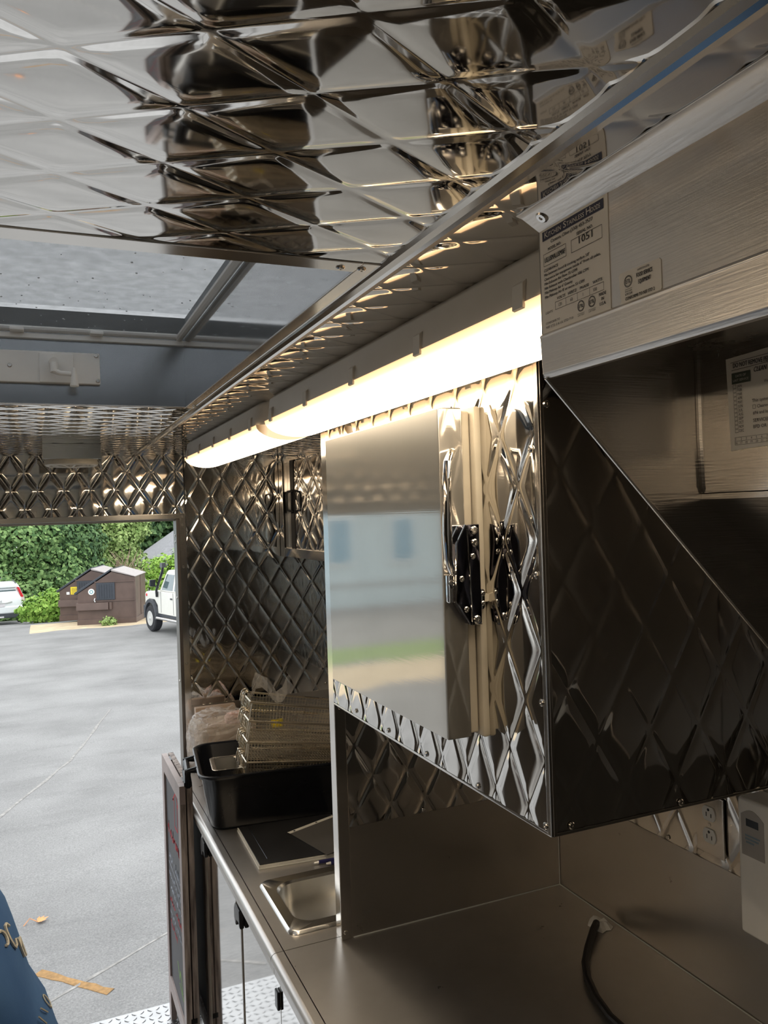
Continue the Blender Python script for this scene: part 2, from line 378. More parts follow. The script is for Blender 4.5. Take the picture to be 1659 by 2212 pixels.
# ---- truck floor (tread plate) and sill
fl = struct('floor', MB().box((XL, YB, -1.95), (XW, 3.165, -1.85)), M_ALU)
mb = MB()
lug = [(-1, 0, 0), (-.5, -.28, .6), (.5, -.28, .6), (1, 0, 0), (.5, .28, .6), (-.5, .28, .6)]
for i in range(50):
    for j in range(42):
        x = -.9 + i * .0285; y = 1.98 + j * .0285
        if x > .46 or y > 3.15: continue
        a = PI / 4 if (i + j) % 2 else -PI / 4
        mb.add([(x + (p[0] * math.cos(a) - p[1] * math.sin(a)) * .0125, y + (p[0] * math.sin(a) + p[1] * math.cos(a)) * .0125, -1.85 + p[2] * .0035) for p in lug],
               [(0, 1, 5), (1, 2, 4, 5), (2, 3, 4)])
obj('tread_lug', mb, M_ALU, fl, kind='stuff')

# ---- ceiling: quilted sheets around the roof hatch, with smooth trim strips
HX0, HX1, HY0, HY1 = -.46, .297, .748, 1.765      # hatch hole
ce = struct('ceiling', MB().box((XL, YB, ZC + .03), (-.50, YE + .06, ZC + .06)).box((XS, YB, ZC + .03), (XW + .04, YE + .06, ZC + .06))
            .box((-.50, YB, ZC + .03), (XS, .70, ZC + .06)).box((-.50, 1.80, ZC + .03), (XS, YE + .06, ZC + .06)), M_SHELL)
cn = (.0167, .441); cdu, cdv = .1365, .0803
for u, v in (((XL, HX0 - .03), (YB, YE)), ((HX0 - .03, XS - .004), (YB, HY0 - .028)), ((HX0 - .03, XS - .004), (HY1 + .012, YE)), ((XS + .004, XW), (YB, YE))):
    quilt('quilted_sheet', M_QUILTR, (0, 0, ZC), UX, UY, (0, 0, -1), u, v, cn, cdu, cdv, ce, sag=.0004, gd=.0009, gw=.005)
for a, b2 in (((HX1, HY0 - .028), (XS - .004, HY1 + .012)), ((HX0 - .03, HY0 - .028), (HX0, HY1 + .012)), ((HX0, HY0 - .028), (HX1, HY0)), ((HX0, HY1), (HX1, HY1 + .012))):
    obj('hatch_trim_strip', MB().box((a[0], a[1], ZC - .0025), (b2[0], b2[1], ZC)), M_TRIM, ce, bevel=.0008)
for p in ((.279, .737), (.301, .736), (.312, 1.74)): screw(ce, (p[0], p[1], ZC - .0025), (0, 0, -1), .8)
mb = MB().prism([(XS - .012, ZC - .001), (XS - .010, ZC - .005), (XS - .003, ZC - .006), (XS, ZC - .003), (XS + .003, ZC - .006), (XS + .010, ZC - .005), (XS + .012, ZC - .001), (XS, ZC + .01)], 'y', YB, YE)
obj('seam_moulding', mb, M_TRIM, ce)

# ---- roof hatch
wi = struct('window_1', MB().box((HX0 - .006, HY1, ZC), (HX1, HY1 + .006, .378)).box((HX0 - .006, HY0 - .006, ZC), (HX1, HY0, .378)).box((HX0 - .006, HY0, ZC), (HX0, HY1, .378)), M_TRUCKGREY)
obj('polished_side_liner', MB().box((HX1, HY0 - .006, ZC), (HX1 + .005, HY1 + .006, .39)), steel('hatch_liner_polish', c=(.60, .60, .60), rough=.08), wi)
obj('hatch_lip', MB().box((HX0, HY1 - .012, .376), (HX1, HY1 + .006, .386)).box((HX0, HY0, .376), (HX1, HY0 + .012, .386)), M_WHITE, wi, bevel=.001)
obj('screen_rail', MB().tube([(HX1 - .010, HY0, .392), (HX1 - .010, HY1 - .008, .392)], .008, 10).tube([(HX0, HY1 - .012, .394), (HX1 - .004, HY1 - .012, .394)], .0065, 10), M_HOUSING, wi, smooth=True)
obj('insect_screen', MB().box((HX0, HY0, .398), (HX1 - .004, HY1 - .008, .3985)), M_SCREEN, wi)
obj('hatch_curb', MB().box((HX0 - .03, HY0 - .03, .30), (HX0 - .006, HY1 + .03, .44)).box((HX1 + .006, HY0 - .03, .30), (HX1 + .03, HY1 + .03, .44)).box((HX0 - .03, HY0 - .03, .30), (HX1 + .03, HY0 - .007, .44)).box((HX0 - .03, HY1 + .007, .30), (HX1 + .03, HY1 + .03, .44)), M_BUMP0, wi)
obj('hatch_lid', MB().loft([rrect((HX0 + HX1) / 2, (HY0 + HY1) / 2, .46, .86, 1.12, .04), rrect((HX0 + HX1) / 2, (HY0 + HY1) / 2, .49, .80, 1.06, .06), rrect((HX0 + HX1) / 2, (HY0 + HY1) / 2, .50, .6, .9, .08)], False), M_LID, wi, smooth=True)
mb = MB()
for k in range(150):
    x = random.uniform(HX0, HX1 - .02); y = HY0 + .25 + (random.random() ** .6) * (HY1 - HY0 - .28); r = random.uniform(.0009, .0022)
    mb.lathe([(0.0003, -r * .7), (r * .8, -r * .4), (r, 0), (r * .6, r * .3)], (x, y, .3975), 'z', 6)
obj('water_drops', mb, M_DROP, wi, smooth=True, kind='stuff')
for x in (-.045, .105, -.3): obj('screen_clip', MB().box((x, HY1 - .034, .386), (x + .026, HY1 - .006, .393)), M_WHITE, wi, bevel=.002)
ck = obj('crank_cover', MB().box((-.30, HY1 - .014, .286), (.123, HY1, .350)), M_WHITE, wi, bevel=.0015)
obj('gearbox_boss', MB().box((.007, HY1 - .020, .286), (.072, HY1 - .013, .346)), M_WHITE, ck, bevel=.002)
mb = MB().cyl((.034, HY1 - .018, .328), (0, -1, -.15), .0088, .024, 14).cyl((.034, HY1 - .040, .322), (0, -.2, -1), .0072, .020, 12)
mb.tube([(.034, HY1 - .043, .306), (.045, HY1 - .045, .301), (.066, HY1 - .045, .300)], [.0062, .005, .005], 10)
mb.lathe([(.004, .012), (.0048, .004), (.0062, -.010), (.0088, -.024), (.008, -.0255)], (.071, HY1 - .047, .300), 'z', 16)
obj('crank_handle', mb, M_WHITE, ck, smooth=True)
for p in ((-.047, .319), (.116, .345), (.118, .293)): screw(ck, (p[0], HY1 - .014, p[1]), (0, -1, 0), .75)

# ---- end wall with the door opening
wb = struct('wall_back', MB().box((.505, YE + .012, -1.85), (XW + .04, YE + .055, ZC + .05)).box((-.63, YE + .012, .028), (.505, YE + .055, ZC + .05)).box((XL - .04, YE + .012, -1.85), (-.63, YE + .055, ZC + .05)), M_SHELL)
quilt('quilted_header', M_QUILT, (0, YE, 0), UX, UZ, (0, -1, 0), (XL, .507), (.022, ZC), (-.0495, .1845), .0877, .1335, wb, sag=.00045, gd=.0023, gw=.0065)
quilt('quilted_panel', M_QUILT, (0, YE, 0), UX, UZ, (0, -1, 0), (.512, XW), (-.714, ZC), (.5205, -.056), .0890, .1415, wb, sag=.0003, gd=.0010, gw=.005)
obj('backsplash', MB().box((.505, YE - .004, -.955), (XW, YE + .012, -.714)), M_SPLASH, wb)
obj('lower_panel', MB().box((.505, YE - .002, -1.85), (XW, YE + .012, -.96)), M_BRUSHY, wb)
obj('side_panel', MB().box((XL, YE - .002, -1.85), (-.63, YE + .012, .022)), M_BRUSHY, wb)
screw(wb, (1.055, YE - .004, -.690), (0, -1, 0))
dr = struct('door_1', MB().box((-.63, YE - .012, .004), (.509, YE + .05, .024)), M_TRIM, bevel=.0015)
obj('jamb', MB().box((.476, YE + .002, -1.85), (.487, YE + .075, .005)), M_FRAMEW, dr)
obj('jamb', MB().box((-.63, YE - .010, -1.85), (-.605, YE + .075, .005)), M_FRAMEW, dr)
obj('jamb_edge', MB().box((.486, YE - .013, -1.85), (.4905, YE + .01, .005)), M_TRIM, dr)
obj('jamb_face', MB().box((.4905, YE - .008, -1.85), (.510, YE + .01, .005)), M_TRIM, dr)
obj('header_stop', MB().box((-.605, YE + .03, -.004), (.476, YE + .075, .006)), M_HOUSING, dr)
for z in (.013, -.02, -.18, -.55, -.9): screw(dr, (.497, YE - .011 if z > 0 else YE - .008, z), (0, -1, 0), .8)
for z in (-.06, -.085, -.3, -.62): screw(dr, (.4755, YE + .03, z), (-1, 0, 0), .9)

# ---- side walls, rear bulkhead
wr = struct('wall_right', MB().box((XW + .006, YB, -1.85), (XW + .04, YE + .05, ZC + .05)), M_SHELL)
quilt('quilted_panel', M_QUILT, (XW, 0, 0), UY, UZ, (-1, 0, 0), (.57, 1.69), (-.70, ZC), (1.185, -.62), .0885, .142, wr, gd=.0014)
quilt('quilted_panel', M_QUILT, (XW, 0, 0), UY, UZ, (-1, 0, 0), (1.69, YE), (-.714, ZC), (1.72, -.62), .0885, .142, wr, gd=.0014)
obj('backsplash', MB().box((XW - .003, .60, -.955), (XW + .006, 1.69, -.70)), M_SPLASH, wr)
obj('backsplash', MB().box((XW - .003, 1.69, -.955), (XW + .006, YE, -.714)), M_SPLASH, wr)
obj('lower_panel', MB().box((XW - .002, .60, -1.85), (XW + .006, YE, -.96)), M_BRUSHY, wr)
obj('darkened_unseen_panel', MB().box((XW - .002, YB, -1.85), (XW + .006, .565, ZC)), M_DARKWALL, wr)  # unseen stretch made dark to darken what the cabinet end reflects
for y in (1.48, 1.30, 1.10): screw(wr, (XW - .003, y, -.692), (-1, 0, 0), .8)
wlft = struct('wall_left', MB().box((XL - .04, YB, -1.85), (XL - .006, YE + .05, ZC + .05)), M_SHELL)
quilt('quilted_panel', M_QUILT, (XL, 0, 0), UY, UZ, (1, 0, 0), (YB + 1, YE), (-.90, ZC), (0, 0), .0885, .142, wlft)
obj('lower_panel', MB().box((XL - .006, YB, -1.85), (XL, YE, -.90)), M_BRUSHY, wlft)
struct('wall_front', MB().box((XL, YB - .04, -1.85), (XW, YB, ZC + .05)), M_SPLASH)

# ---- partition between the two counters
YP = 1.69
wp = struct('wall_partition', MB().box((.612, YP + .006, ZK), (XW - .003, YP + .022, ZC)), M_SHELL)
quilt('quilted_panel', M_QUILT, (0, YP, 0), UX, UZ, (0, -1, 0), (.616, XW), (-.703, -.40), (.6345, -.522), .0865, .146, wp, gd=.0014)
obj('backsplash', MB().box((.615, YP - .0025, ZK), (XW - .003, YP + .006, -.703)), M_SPLASH, wp)
quilt('rear_sheet', steel('dull_rear_sheet', c=(.30, .29, .275), rough=.2), (0, YP + .024, 0), UX, UZ, (0, 1, 0), (.616, XW), (ZK, ZC), (.6345, -.522), .0865, .146, wp)
obj('end_post', MB().box((.589, YP - .005, ZK), (.616, YP + .030, ZC)), M_TRIM, wp, bevel=.002)
for x, z in ((.602, -.431), (.599, -.933)): screw(wp, (x, YP - .005, z), (0, -1, 0), .8)
for x in (.802, .976): screw(wp, (x, YP - .004, -.695), (0, -1, 0), .8)

mb = MB().tube([(XW - .005, YP - .004, ZK), (XW - .005, YP - .004, -.70)], .0016, 6).tube([(.618, YP - .004, ZK + .001), (XW - .005, YP - .004, ZK + .001)], .0016, 6).tube([(XW - .005, YP - .004, ZK + .001), (XW - .005, .62, ZK + .001)], .0016, 6)
BEAD = mb

# ---- overhead cold cabinet with latched door
XF = .590; YN = .860; ZB = -.421
cc = thing('overhead_cold_cabinet', 'quilted stainless overhead cold cabinet with a thick latched door, above the bare counter', 'cabinet', (.88, 1.27, ZB))
obj('carcass', MB().box((XF + .005, YN + .005, ZB + .001), (XW - .008, YP - .006, ZC - .004)), M_BRUSHY, cc)
quilt('front_sheet', M_QUILT, (XF, 0, 0), UY, UZ, (-1, 0, 0), (YN + .004, YP - .006), (ZB + .004, ZC - .002), (.9545, -.185), .0838, .1430, cc, gd=.0018)
quilt('end_sheet', M_QUILT, (0, YN, 0), UX, UZ, (0, -1, 0), (XF + .004, XW - .006), (ZB + .004, ZC - .002), (.7535, -.167), .0885, .1425, cc, gd=.0012)
obj('corner_trim', MB().box((XF - .003, YN - .003, ZB), (XF + .002, YN + .0065, ZC - .001)).box((XF + .0005, YN - .0035, ZB), (XF + .006, YN + .004, ZC - .001)), M_TRIM, cc, bevel=.001)
obj('bottom_trim', MB().box((XF - .002, YN, ZB - .001), (XF + .006, YP - .006, ZB + .0035)), M_TRIM, cc, bevel=.0008)
obj('bottom_trim', MB().box((XF, YN - .002, ZB - .001), (XW - .008, YN + .006, ZB + .0035)), M_TRIM, cc, bevel=.0008)
for y, z in ((.876, .077), (.872, -.087), (.869, -.251), (.869, -.410), (1.377, -.407), (1.217, -.409), (1.044, -.411), (1.543, -.406)): screw(cc, (XF - .003, y, z), (-1, 0, 0), .85)
for x, z in ((.600, .133), (.618, -.411), (.801, -.413), (.98, -.413)): screw(cc, (x, YN - .003, z), (0, -1, 0), .85)
# door
XD = .522; DY0, DY1, DZ0, DZ1 = 1.009, 1.497, -.326, .148
cd = obj('door', MB().box((XD, DY0, DZ0), (.561, DY1, DZ1)), M_SLAB, cc, bevel=.0025)
obj('gasket', MB().box((.561, DY0 + .004, DZ0 + .004), (.575, DY1 - .004, DZ1 - .004)), M_GASKET, cd, bevel=.003)
obj('gasket_lip', MB().box((.577, DY0 - .006, DZ0 - .002), (.589, DY1 + .004, DZ1 + .002)), M_GASKET, cd, bevel=.004)
# latch: six-sided strike plate on the door's edge, with lever handle and lock
def yz(px): return px
lp = [(.5365, -.047), (.5515, -.0205), (.5745, -.0200), (.5745, -.162), (.5555, -.162), (.5335, -.128)]
lb = obj('latch_body', MB().prism(lp, 'y', DY0 - .016, DY0 - .0005), M_DARKSTEEL, cd, bevel=.0012)
obj('latch_rib', MB().tube([(.5545, DY0 - .0165, -.027), (.5565, DY0 - .017, -.09), (.5585, DY0 - .0165, -.158)], .0012, 6), M_CHROME, cd, smooth=True)
obj('latch_rim', MB().tube([(.5335, DY0 - .0165, -.128), (.5365, DY0 - .0165, -.047), (.5515, DY0 - .0165, -.0205)], .0017, 6).tube([(.5335, DY0 - .0165, -.128), (.5555, DY0 - .0165, -.162), (.5735, DY0 - .0165, -.162)], .0012, 6), M_CHROME, cd, smooth=True)
obj('lock_block', MB().box((.5245, DY0 - .014, -.130), (.5345, DY0 - .001, -.090)), M_CHROME, cd, bevel=.002)
obj('key_cylinder', MB().lathe([(.0065, 0), (.0065, -.0018), (.005, -.0022), (.0015, -.0022), (.0013, -.001)], (.5295, DY0 - .0142, -.103), 'y', 16), M_CHROME, cd, smooth=True)
obj('keeper_wing', MB().box((.530, DY0 - .006, -.046), (.552, DY0 - .001, -.0205)), M_CHROME, cd, bevel=.0015)
hp = [(.5425, DY0 - .003, .085), (.530, DY0 - .020, .081), (.5195, DY0 - .030, .068), (.5165, DY0 - .031, .03), (.5155, DY0 - .030, -.03), (.5185, DY0 - .026, -.066), (.5275, DY0 - .017, -.084), (.534, DY0 - .010, -.090)]
obj('lever_handle', MB().tube(hp, [.0045, .005, .0058, .0066, .0066, .0058, .005, .0045], 12), M_CHROME, cd, smooth=True)
for x, z, s_ in ((.5655, -.0285, 1.05), (.5660, -.0465, 1.0), (.5625, -.0655, .75), (.5435, -.0965, .75), (.5495, -.1400, .75), (.5660, -.1555, 1.1)): screw(cd, (x, DY0 - .0165, z), (0, -1, 0), s_)
st = obj('strike', MB().prism([(.5755, -.113), (.5800, -.113), (.5815, -.116), (.5815, -.139), (.579, -.142), (.5755, -.142)], 'y', DY0 - .014, DY0 + .004), M_CHROME, cc, bevel=.001)
obj('strike_roller', MB().cyl((.585, DY0 - .012, -.126), (0, 1, 0), .006, .016, 14), M_GASKET, cc, smooth=True)
for z in (-.1195, -.1335): screw(cc, (.578, DY0 - .0145, z), (0, -1, 0), .65)

# ---- overhead cupboard in the far corner
XO = .884
oc = thing('overhead_cupboard', 'stainless wall cupboard with a quilted sliding door and black pull, in the far corner', 'cupboard', (XO, 2.4, -.158))
obj('carcass', MB().box((XO + .022, YP + .03, -.153), (XW - .001, YE - .006, .213)), M_BLKDOOR, oc)
obj('bottom_rail', MB().box((XO, YP + .03, -.158), (XO + .022, YE - .006, -.125)), M_TRIM, oc, bevel=.001)
obj('top_fascia', MB().box((XO, YP + .03, .213), (XO + .022, YE - .006, ZC)), M_MIRROR, oc)
obj('stile', MB().box((XO - .002, YE - .055, -.160), (XO + .022, YE - .007, .215)), M_TRIM, oc, bevel=.002)
quilt('sliding_door', M_QUILT, (XO + .014, 0, 0), UY, UZ, (-1, 0, 0), (YP + .05, 2.955), (-.125, .213), (2.86, .1415), .150, .146, oc, gd=.0014)
obj('door_edge_strip', MB().box((XO + .010, 2.945, -.125), (XO + .020, 2.992, .213)), M_BLKDOOR, oc)
obj('black_panel', MB().box((XO + .018, 2.985, -.125), (XO + .0215, YE - .05, .213)), M_MIRROR, oc)
obj('pull_handle', MB().box((XO + .002, 2.962, .012), (XO + .012, 3.015, .100)).tube([(XO + .012, 2.955, .016), (XO - .012, 2.952, .022), (XO - .016, 2.952, .034), (XO - .016, 2.952, .080), (XO - .012, 2.952, .092), (XO + .012, 2.955, .098)], .0045, 8), M_BLACK, oc, smooth=True)

# ---- exhaust hood
YH = .567; XH = .396
hd = thing('exhaust_hood', 'brushed stainless kitchen exhaust hood with paper labels, under the ceiling at right', 'hood', (.8, -.1, .1))
YH0 = -1.0
obj('front_panel', MB().box((XH, YH0, .147), (XH + .004, YH, .234)), M_HOOD, hd)
obj('top_flange', MB().prism([(XH - .001, .2335), (XH + .003, .2325), (XH - .016, ZC - .002), (XH - .023, ZC - .0005), (XH - .023, ZC - .002), (XH - .017, ZC - .0035)], 'y', YH0, YH), M_HOOD, hd, bevel=.0006)
obj('front_lip', MB().prism([(XH, .1475), (XH - .004, .1445), (XH - .003, .1425), (XH - .0015, .113), (XH + .002, .109), (XH + .010, .110), (XH + .010, .114), (XH + .003, .147)], 'y', YH0, YH), M_HOOD, hd, bevel=.001)
obj('inner_ceiling', MB().box((XH + .003, YH0, .136), (.567, YH - .002, .140)), M_HOODIN, hd)
endp = [(XH, .111), (.646, -.143), (.98, -.47), (XW - .004, -.47), (XW - .004, .13), (.60, .234), (XH, .234)]
obj('end_panel', MB().prism(endp, 'y', YH - .003, YH), M_HOODIN, hd)
obj('darkened_end_skin', MB().prism(endp, 'y', YH + .0002, YH + .0012), steel('darkened_end_steel', c=(.26, .25, .24), rough=.5), hd)  # added skin, shade put into its colour so the cabinet end mirrors dark
obj('hem', MB().tube([(XH + .001, YH - .002, .110), (.646, YH - .002, -.143), (.98, YH - .002, -.47)], .0022, 8), M_HOODIN, hd, smooth=True)
obj('inner_back', MB().box((.5645, YH0, .008), (.568, YH - .003, .137)), M_HOODIN, hd)
obj('inner_slope', MB().prism([(.5645, .009), (.625, -.034), (1.0, -.34), (1.0, -.346), (.622, -.041), (.5645, .003)], 'y', YH0, YH - .003), M_HOODIN, hd)
obj('weld_bead', MB().tube([(.5635, YH - .005, .136), (.5635, YH - .005, .06), (.565, YH - .005, .015), (.570, YH - .005, .004), (.620, YH - .005, -.034)], .0035, 8), M_HOODIN, hd, smooth=True)
obj('dark_slot', MB().tube([(.624, YH - .006, -.037), (.80, YH - .006, -.180)], .004, 6), M_BLACK, hd)
obj('rear_panel', MB().box((XW - .02, YH0, -.47), (XW - .008, YH - .003, .13)), M_HOODIN, hd)
screw(hd, (XH - .010, .548, .2395), (-.6, 0, -.8), 1.0, 'rivet')
# rating label
o = obj('rating_label', MB().box((XH - .0006, .478, .147), (XH, YH - .001, .2335)), M_PAPER, hd)
Y0s, Z0s = YH - .001, .147
sh = Sheet((XH - .0006, Y0s, Z0s), (0, -(Y0s - .478), 0), (0, 0, .0865), (-1, 0, 0))
mk = MB(); mw = MB(); mbar = MB()
sh.rect(mbar, .05, .885, .95, .975, 1)
sw = Sheet(sh.o, sh.ex, sh.ey, sh.n, .0007)
for t, x, wd, hh in (('K', .09, .055, .058), ('ITCHEN', .15, .20, .042), ('S', .385, .045, .058), ('TAINLESS', .435, .255, .042), ('H', .72, .06, .058), ('OODS', .785, .125, .042)): sw.text(mw, t, x, .905, hh, wd, bold=.004)
sh.text(mk, 'Canton, Ohio (330) 453-7577', .18, .835, .032, .62, bold=.003)
sh.text(mk, 'MODEL NO.', .135, .775, .028, .20, bold=.003); sh.text(mk, 'SERIAL NO.', .57, .775, .028, .23, bold=.003)
sh.frame(mk, .06, .64, .41, .755, .00018); sh.frame(mk, .49, .64, .92, .755, .00018)
sh.text(mk, 'US,USMA,USMAF', .075, .672, .048, .32, bold=.004); sh.text(mk, '1051', .60, .69, .065, .19, bold=.003)
for k, (t, wd) in enumerate((('CLEARANCE', .22), ('Min between hood & cooking surface 33"', .68), ('Clearance for equipment inside 6" from all sides.', .83), ('Min Exhaust Air Flow 75 CFM', .50), ('Min Exhaust with Charbroiler 100 CFM', .66), ("Min Makeup Air 6' Gravity", .43), ("Min Makeup Air 8' or more 55 CFM", .60))):
    sh.text(mk, t, .06, .585 - k * .043, .026, wd, bold=.003)
for t, x in (('VOLTS', .25), ('HERTZ', .42), ('PHASE', .595), ('WATTS', .775)): sh.text(mk, t, x, .273, .026, .125, bold=.003)
sh.frame(mk, .22, .185, .92, .255, .00015)
for x in (.385, .555, .73): sh.line(mk, x, .185, x, .255, .00015)
for t, x in (('120', .27), ('60', .45), ('1', .635), ('100', .78)): sh.text(mk, t, x, .205, .03, None)
sh.text(mk, 'LIGHTS', .065, .175, .022, .11)
for x in (.60, .755):
    sh.ring(mk, x, .125, .0043, .0005); sh.ring(mk, x, .125, .0035, .00025); sh.text(mk, 'ETL', x, .108, .032, .065, 'c', bold=.004)
    sh.line(mk, x - .05, .058, x + .05, .058, .00012); sh.text(mk, 'LISTED', x - .045, .036, .014, .09)
for t, y in (('MADE', .142), ('IN', .100), ('U.S.A.', .058)): sh.text(mk, t, .90, y, .028, None, 'c', bold=.003)
sh.text(mk, 'CONFORMS TO', .065, .075, .022, .22); sh.text(mk, 'NSF STD 2 & UL STD 710', .065, .036, .022, .42); 
obj('header_bar', mbar, M_INKB, o); obj('lettering', mk, M_INK, o); obj('white_lettering', mw, M_INKL, o)
# certification label
o = obj('certification_label', MB().prism([(.4665, .1485), (.4685, .1465), (.4265, .1465), (.4250, .148), (.4250, .1675), (.4265, .169), (.4665, .1695), (.4685, .1675)], 'x', XH - .0006, XH), M_PAPER, hd)
obj_c = Sheet((XH - .0006, .4685, .1465), (0, -.0435, 0), (0, 0, .0230), (-1, 0, 0)); mk = MB()
obj_c.ring(mk, .24, .66, .0042, .0005); obj_c.ring(mk, .24, .66, .0034, .00022); obj_c.text(mk, 'ETL', .24, .60, .13, .115, 'c', bold=.006)
obj_c.line(mk, .16, .42, .33, .42, .00012); obj_c.text(mk, 'Intertek', .16, .335, .06, .17); obj_c.text(mk, '69154', .16, .235, .075, .17, bold=.003)
obj_c.text(mk, 'SANITATION LISTED', .47, .865, .055, .28, bold=.003); obj_c.text(mk, 'FOOD SERVICE', .44, .67, .13, .37, bold=.008); obj_c.text(mk, 'EQUIPMENT', .48, .46, .13, .29, bold=.008)
obj_c.text(mk, 'CONFORMS TO NSF STD 2', .16, .085, .10, .69, bold=.006)
obj('lettering', mk, M_INK, o)
# service tag on the hood's inner back
sy0, sy1, sz0, sz1 = .5305, .439, .045, .1265
o = obj('service_tag', MB().quad((.5640, sy0, sz1), (.5636, sy0 - .003, sz0), (.5640, sy1, sz0 + .004), (.5640, sy1, sz1 + .004)), M_PAPER, hd)
sh = Sheet((.5637, sy0 - .002, sz0 + .001), (0, -(sy0 - sy1), 0), (0, 0, sz1 - sz0), (-1, 0, 0)); mk = MB(); mg = MB(); mw = MB()
sh.line(mk, .04, .935, .97, .965, .0002); sh.line(mk, .05, .85, .97, .88, .0002); sh.text(mk, 'DO NOT REMOVE PER', .07, .875, .05, .42, bold=.003)
sh.rect(mg, .05, .70, .27, .82, 1.0); sw = Sheet(sh.o, sh.ex, sh.ey, sh.n, .0007)
sw.text(mw, 'DATE OF', .10, .77, .025, .12); sw.text(mw, 'LAST SERVICE', .07, .725, .025, .18)
sh.text(mk, 'CLEAN S', .31, .79, .05, .18, shear=.25, bold=.003); sh.text(mk, 'Wes', .42, .66, .032, .06)
for i, t in enumerate(('JAN', 'FEB', 'MAR', 'APR', 'MAY', 'JUN', 'JUL', 'AUG', 'SEP', 'OCT', 'NOV', 'DEC')):
    y = .655 - i * .0435; sh.frame(mk, .062 + i * .001, y, .098 + i * .001, y + .036, .00012); sh.text(mk, t, .112 + i * .001, y + .004, .029, .052)
sh.text(mk, 'This system', .28, .475, .034, .20); sh.frame(mk, .285, .405, .315, .445, .00012); sh.text(mk, 'Cleaned', .335, .41, .034, .13); sh.text(mk, '#96 and loca', .285, .345, .034, .20)
sh.text(mk, 'SERVICED', .285, .265, .036, .19); sh.text(mk, 'BFD OR C', .285, .20, .036, .19)
sh.frame(mk, .065, .045, .95, .125, .00012); sh.line(mk, .065, .085, .95, .085, .00012)
for i in range(15): sh.text(mk, str(i + 1), .075 + i * .059, .093, .026); sh.text(mk, str(i + 16), .07 + i * .059, .052, .026)
obj('lettering', mk, M_INK, o); obj('header_bar', mg, M_INKG, o); obj('white_lettering', mw, M_INKL, o)

# ---- lamps
def lamp(y0, y1, label, ncl, cx=.4905):
    t = thing('ceiling_lamp', label, 'lamp', (cx, (y0 + y1) / 2, ZC), 'sealed lamps along the ceiling')
    def sec(pts, y, s): return [(cx + (p[0]) * s, y, p[1]) for p in pts]
    hs = [(-.050, ZC - .001), (.050, ZC - .001), (.062, ZC - .012), (.067, ZC - .052), (-.067, ZC - .052), (-.062, ZC - .012)]
    mb = MB(); prof = [(0, .45), (.008, .72), (.022, .90), (.045, 1.0)]
    rings = [sec(hs, y0 + a, s) for a, s in prof] + [sec(hs, y1 - a, s) for a, s in prof[::-1]]
    mb.loft(rings); obj('housing', mb, M_HOUSING, t, smooth=True, angle=50)
    zt = ZC - .052; df = [(-.0675, zt)] + [(.0675 * math.cos(a), zt - .031 * math.sin(-a)) for a in np.linspace(-PI, 0, 15)[1:-1]] + [(.0675, zt)]
    def sd(y, s, v): return [(cx + p[0] * s, y, zt + (p[1] - zt) * v) for p in df]
    pr = [(.001, .52, .1), (.003, .68, .45), (.007, .85, .72), (.013, .96, .92), (.020, 1, 1)]
    for ye, sg_ in ((y0, 1), (y1, -1)): obj('diffuser_end', MB().loft([sd(ye + sg_ * a, s, v) for a, s, v in pr], True, False), M_LAMPEND, t, smooth=True, angle=60)
    mb = MB(); mb.loft([sd(y0 + .020, 1, 1), sd(y0 + .2, 1, 1), sd(y1 - .2, 1, 1), sd(y1 - .020, 1, 1)], False, False)
    d = obj('diffuser', mb, None, t, smooth=True, angle=60); d.data.materials.clear(); d.data.materials.append(M_LAMP_L)
    for k in range(ncl):
        y = y0 + .07 + (y1 - y0 - .14) * k / (ncl - 1)
        for sx_ in (-1, 1): obj('clip', MB().prism([(cx + sx_ * .0672, ZC - .058), (cx + sx_ * .0700, ZC - .057), (cx + sx_ * .0690, ZC - .034), (cx + sx_ * .0645, ZC - .030), (cx + sx_ * .0655, ZC - .036)], 'y', y - .009, y + .009), M_HOUSING, t)
    return t
M_LAMPEND = glow('lamp_diffuser_end', (1.0, .60, .34), (1.0, .70, .42), 1.3, 0, .0675)
M_LAMP_L = glow('lamp_diffuser_local', (1.0, .50, .22), (1.0, .83, .61), LAMP, 0, .0675)
bpy.data.materials.remove(M_LAMP)
lamp(.572, 1.60, 'glowing sealed ceiling lamp in front of the cold cabinet, nearer of two', 5)
lamp(1.63, 2.58, 'glowing sealed ceiling lamp nearer the door, farther of two', 5)
lamp(-.75, .27, 'added unseen fill lamp beside the viewer, on the left half of the ceiling', 5, -.55)  # added out of view to brighten the hood and the counter
lamp(.33, 1.35, 'added unseen fill lamp above the person, on the left half of the ceiling', 5, -.55)  # second added fill, also out of view, lifting the same surfaces

# ---- round vent speaker under the ceiling by the door
t = thing('ceiling_vent', 'small steel box with a round cream grille under the ceiling above the door', 'vent', (.095, 2.66, ZC))
obj('box_body', MB().box((.011, 2.63, .198), (.181, 2.79, ZC - .001)), M_MIRROR, t, bevel=.001)
mb = MB().lathe([(.060, .0), (.077, .0), (.080, -.006), (.079, -.014), (.074, -.018), (.066, -.017), (.064, -.010), (.060, -.006)], (.096, 2.71, .198), 'z', 40, False)
obj('grille_ring', mb, M_CREAM, t, smooth=True)
mb = MB().lathe([(.016, -.006), (.018, -.016), (.012, -.022), (.004, -.023)], (.096, 2.71, .198), 'z', 20)
for k in range(8):
    a = k * PI / 4 + .2; mb.tube([(.096 + .014 * math.cos(a), 2.71 + .014 * math.sin(a), .179), (.096 + .066 * math.cos(a), 2.71 + .066 * math.sin(a), .186)], .0035, 6)
for r in (.034, .050): mb.tube([(.096 + r * math.cos(a), 2.71 + r * math.sin(a), .183) for a in np.linspace(0, 2 * PI, 33)], .0018, 5, False)
obj('grille_spokes', mb, M_CREAM, t, smooth=True)
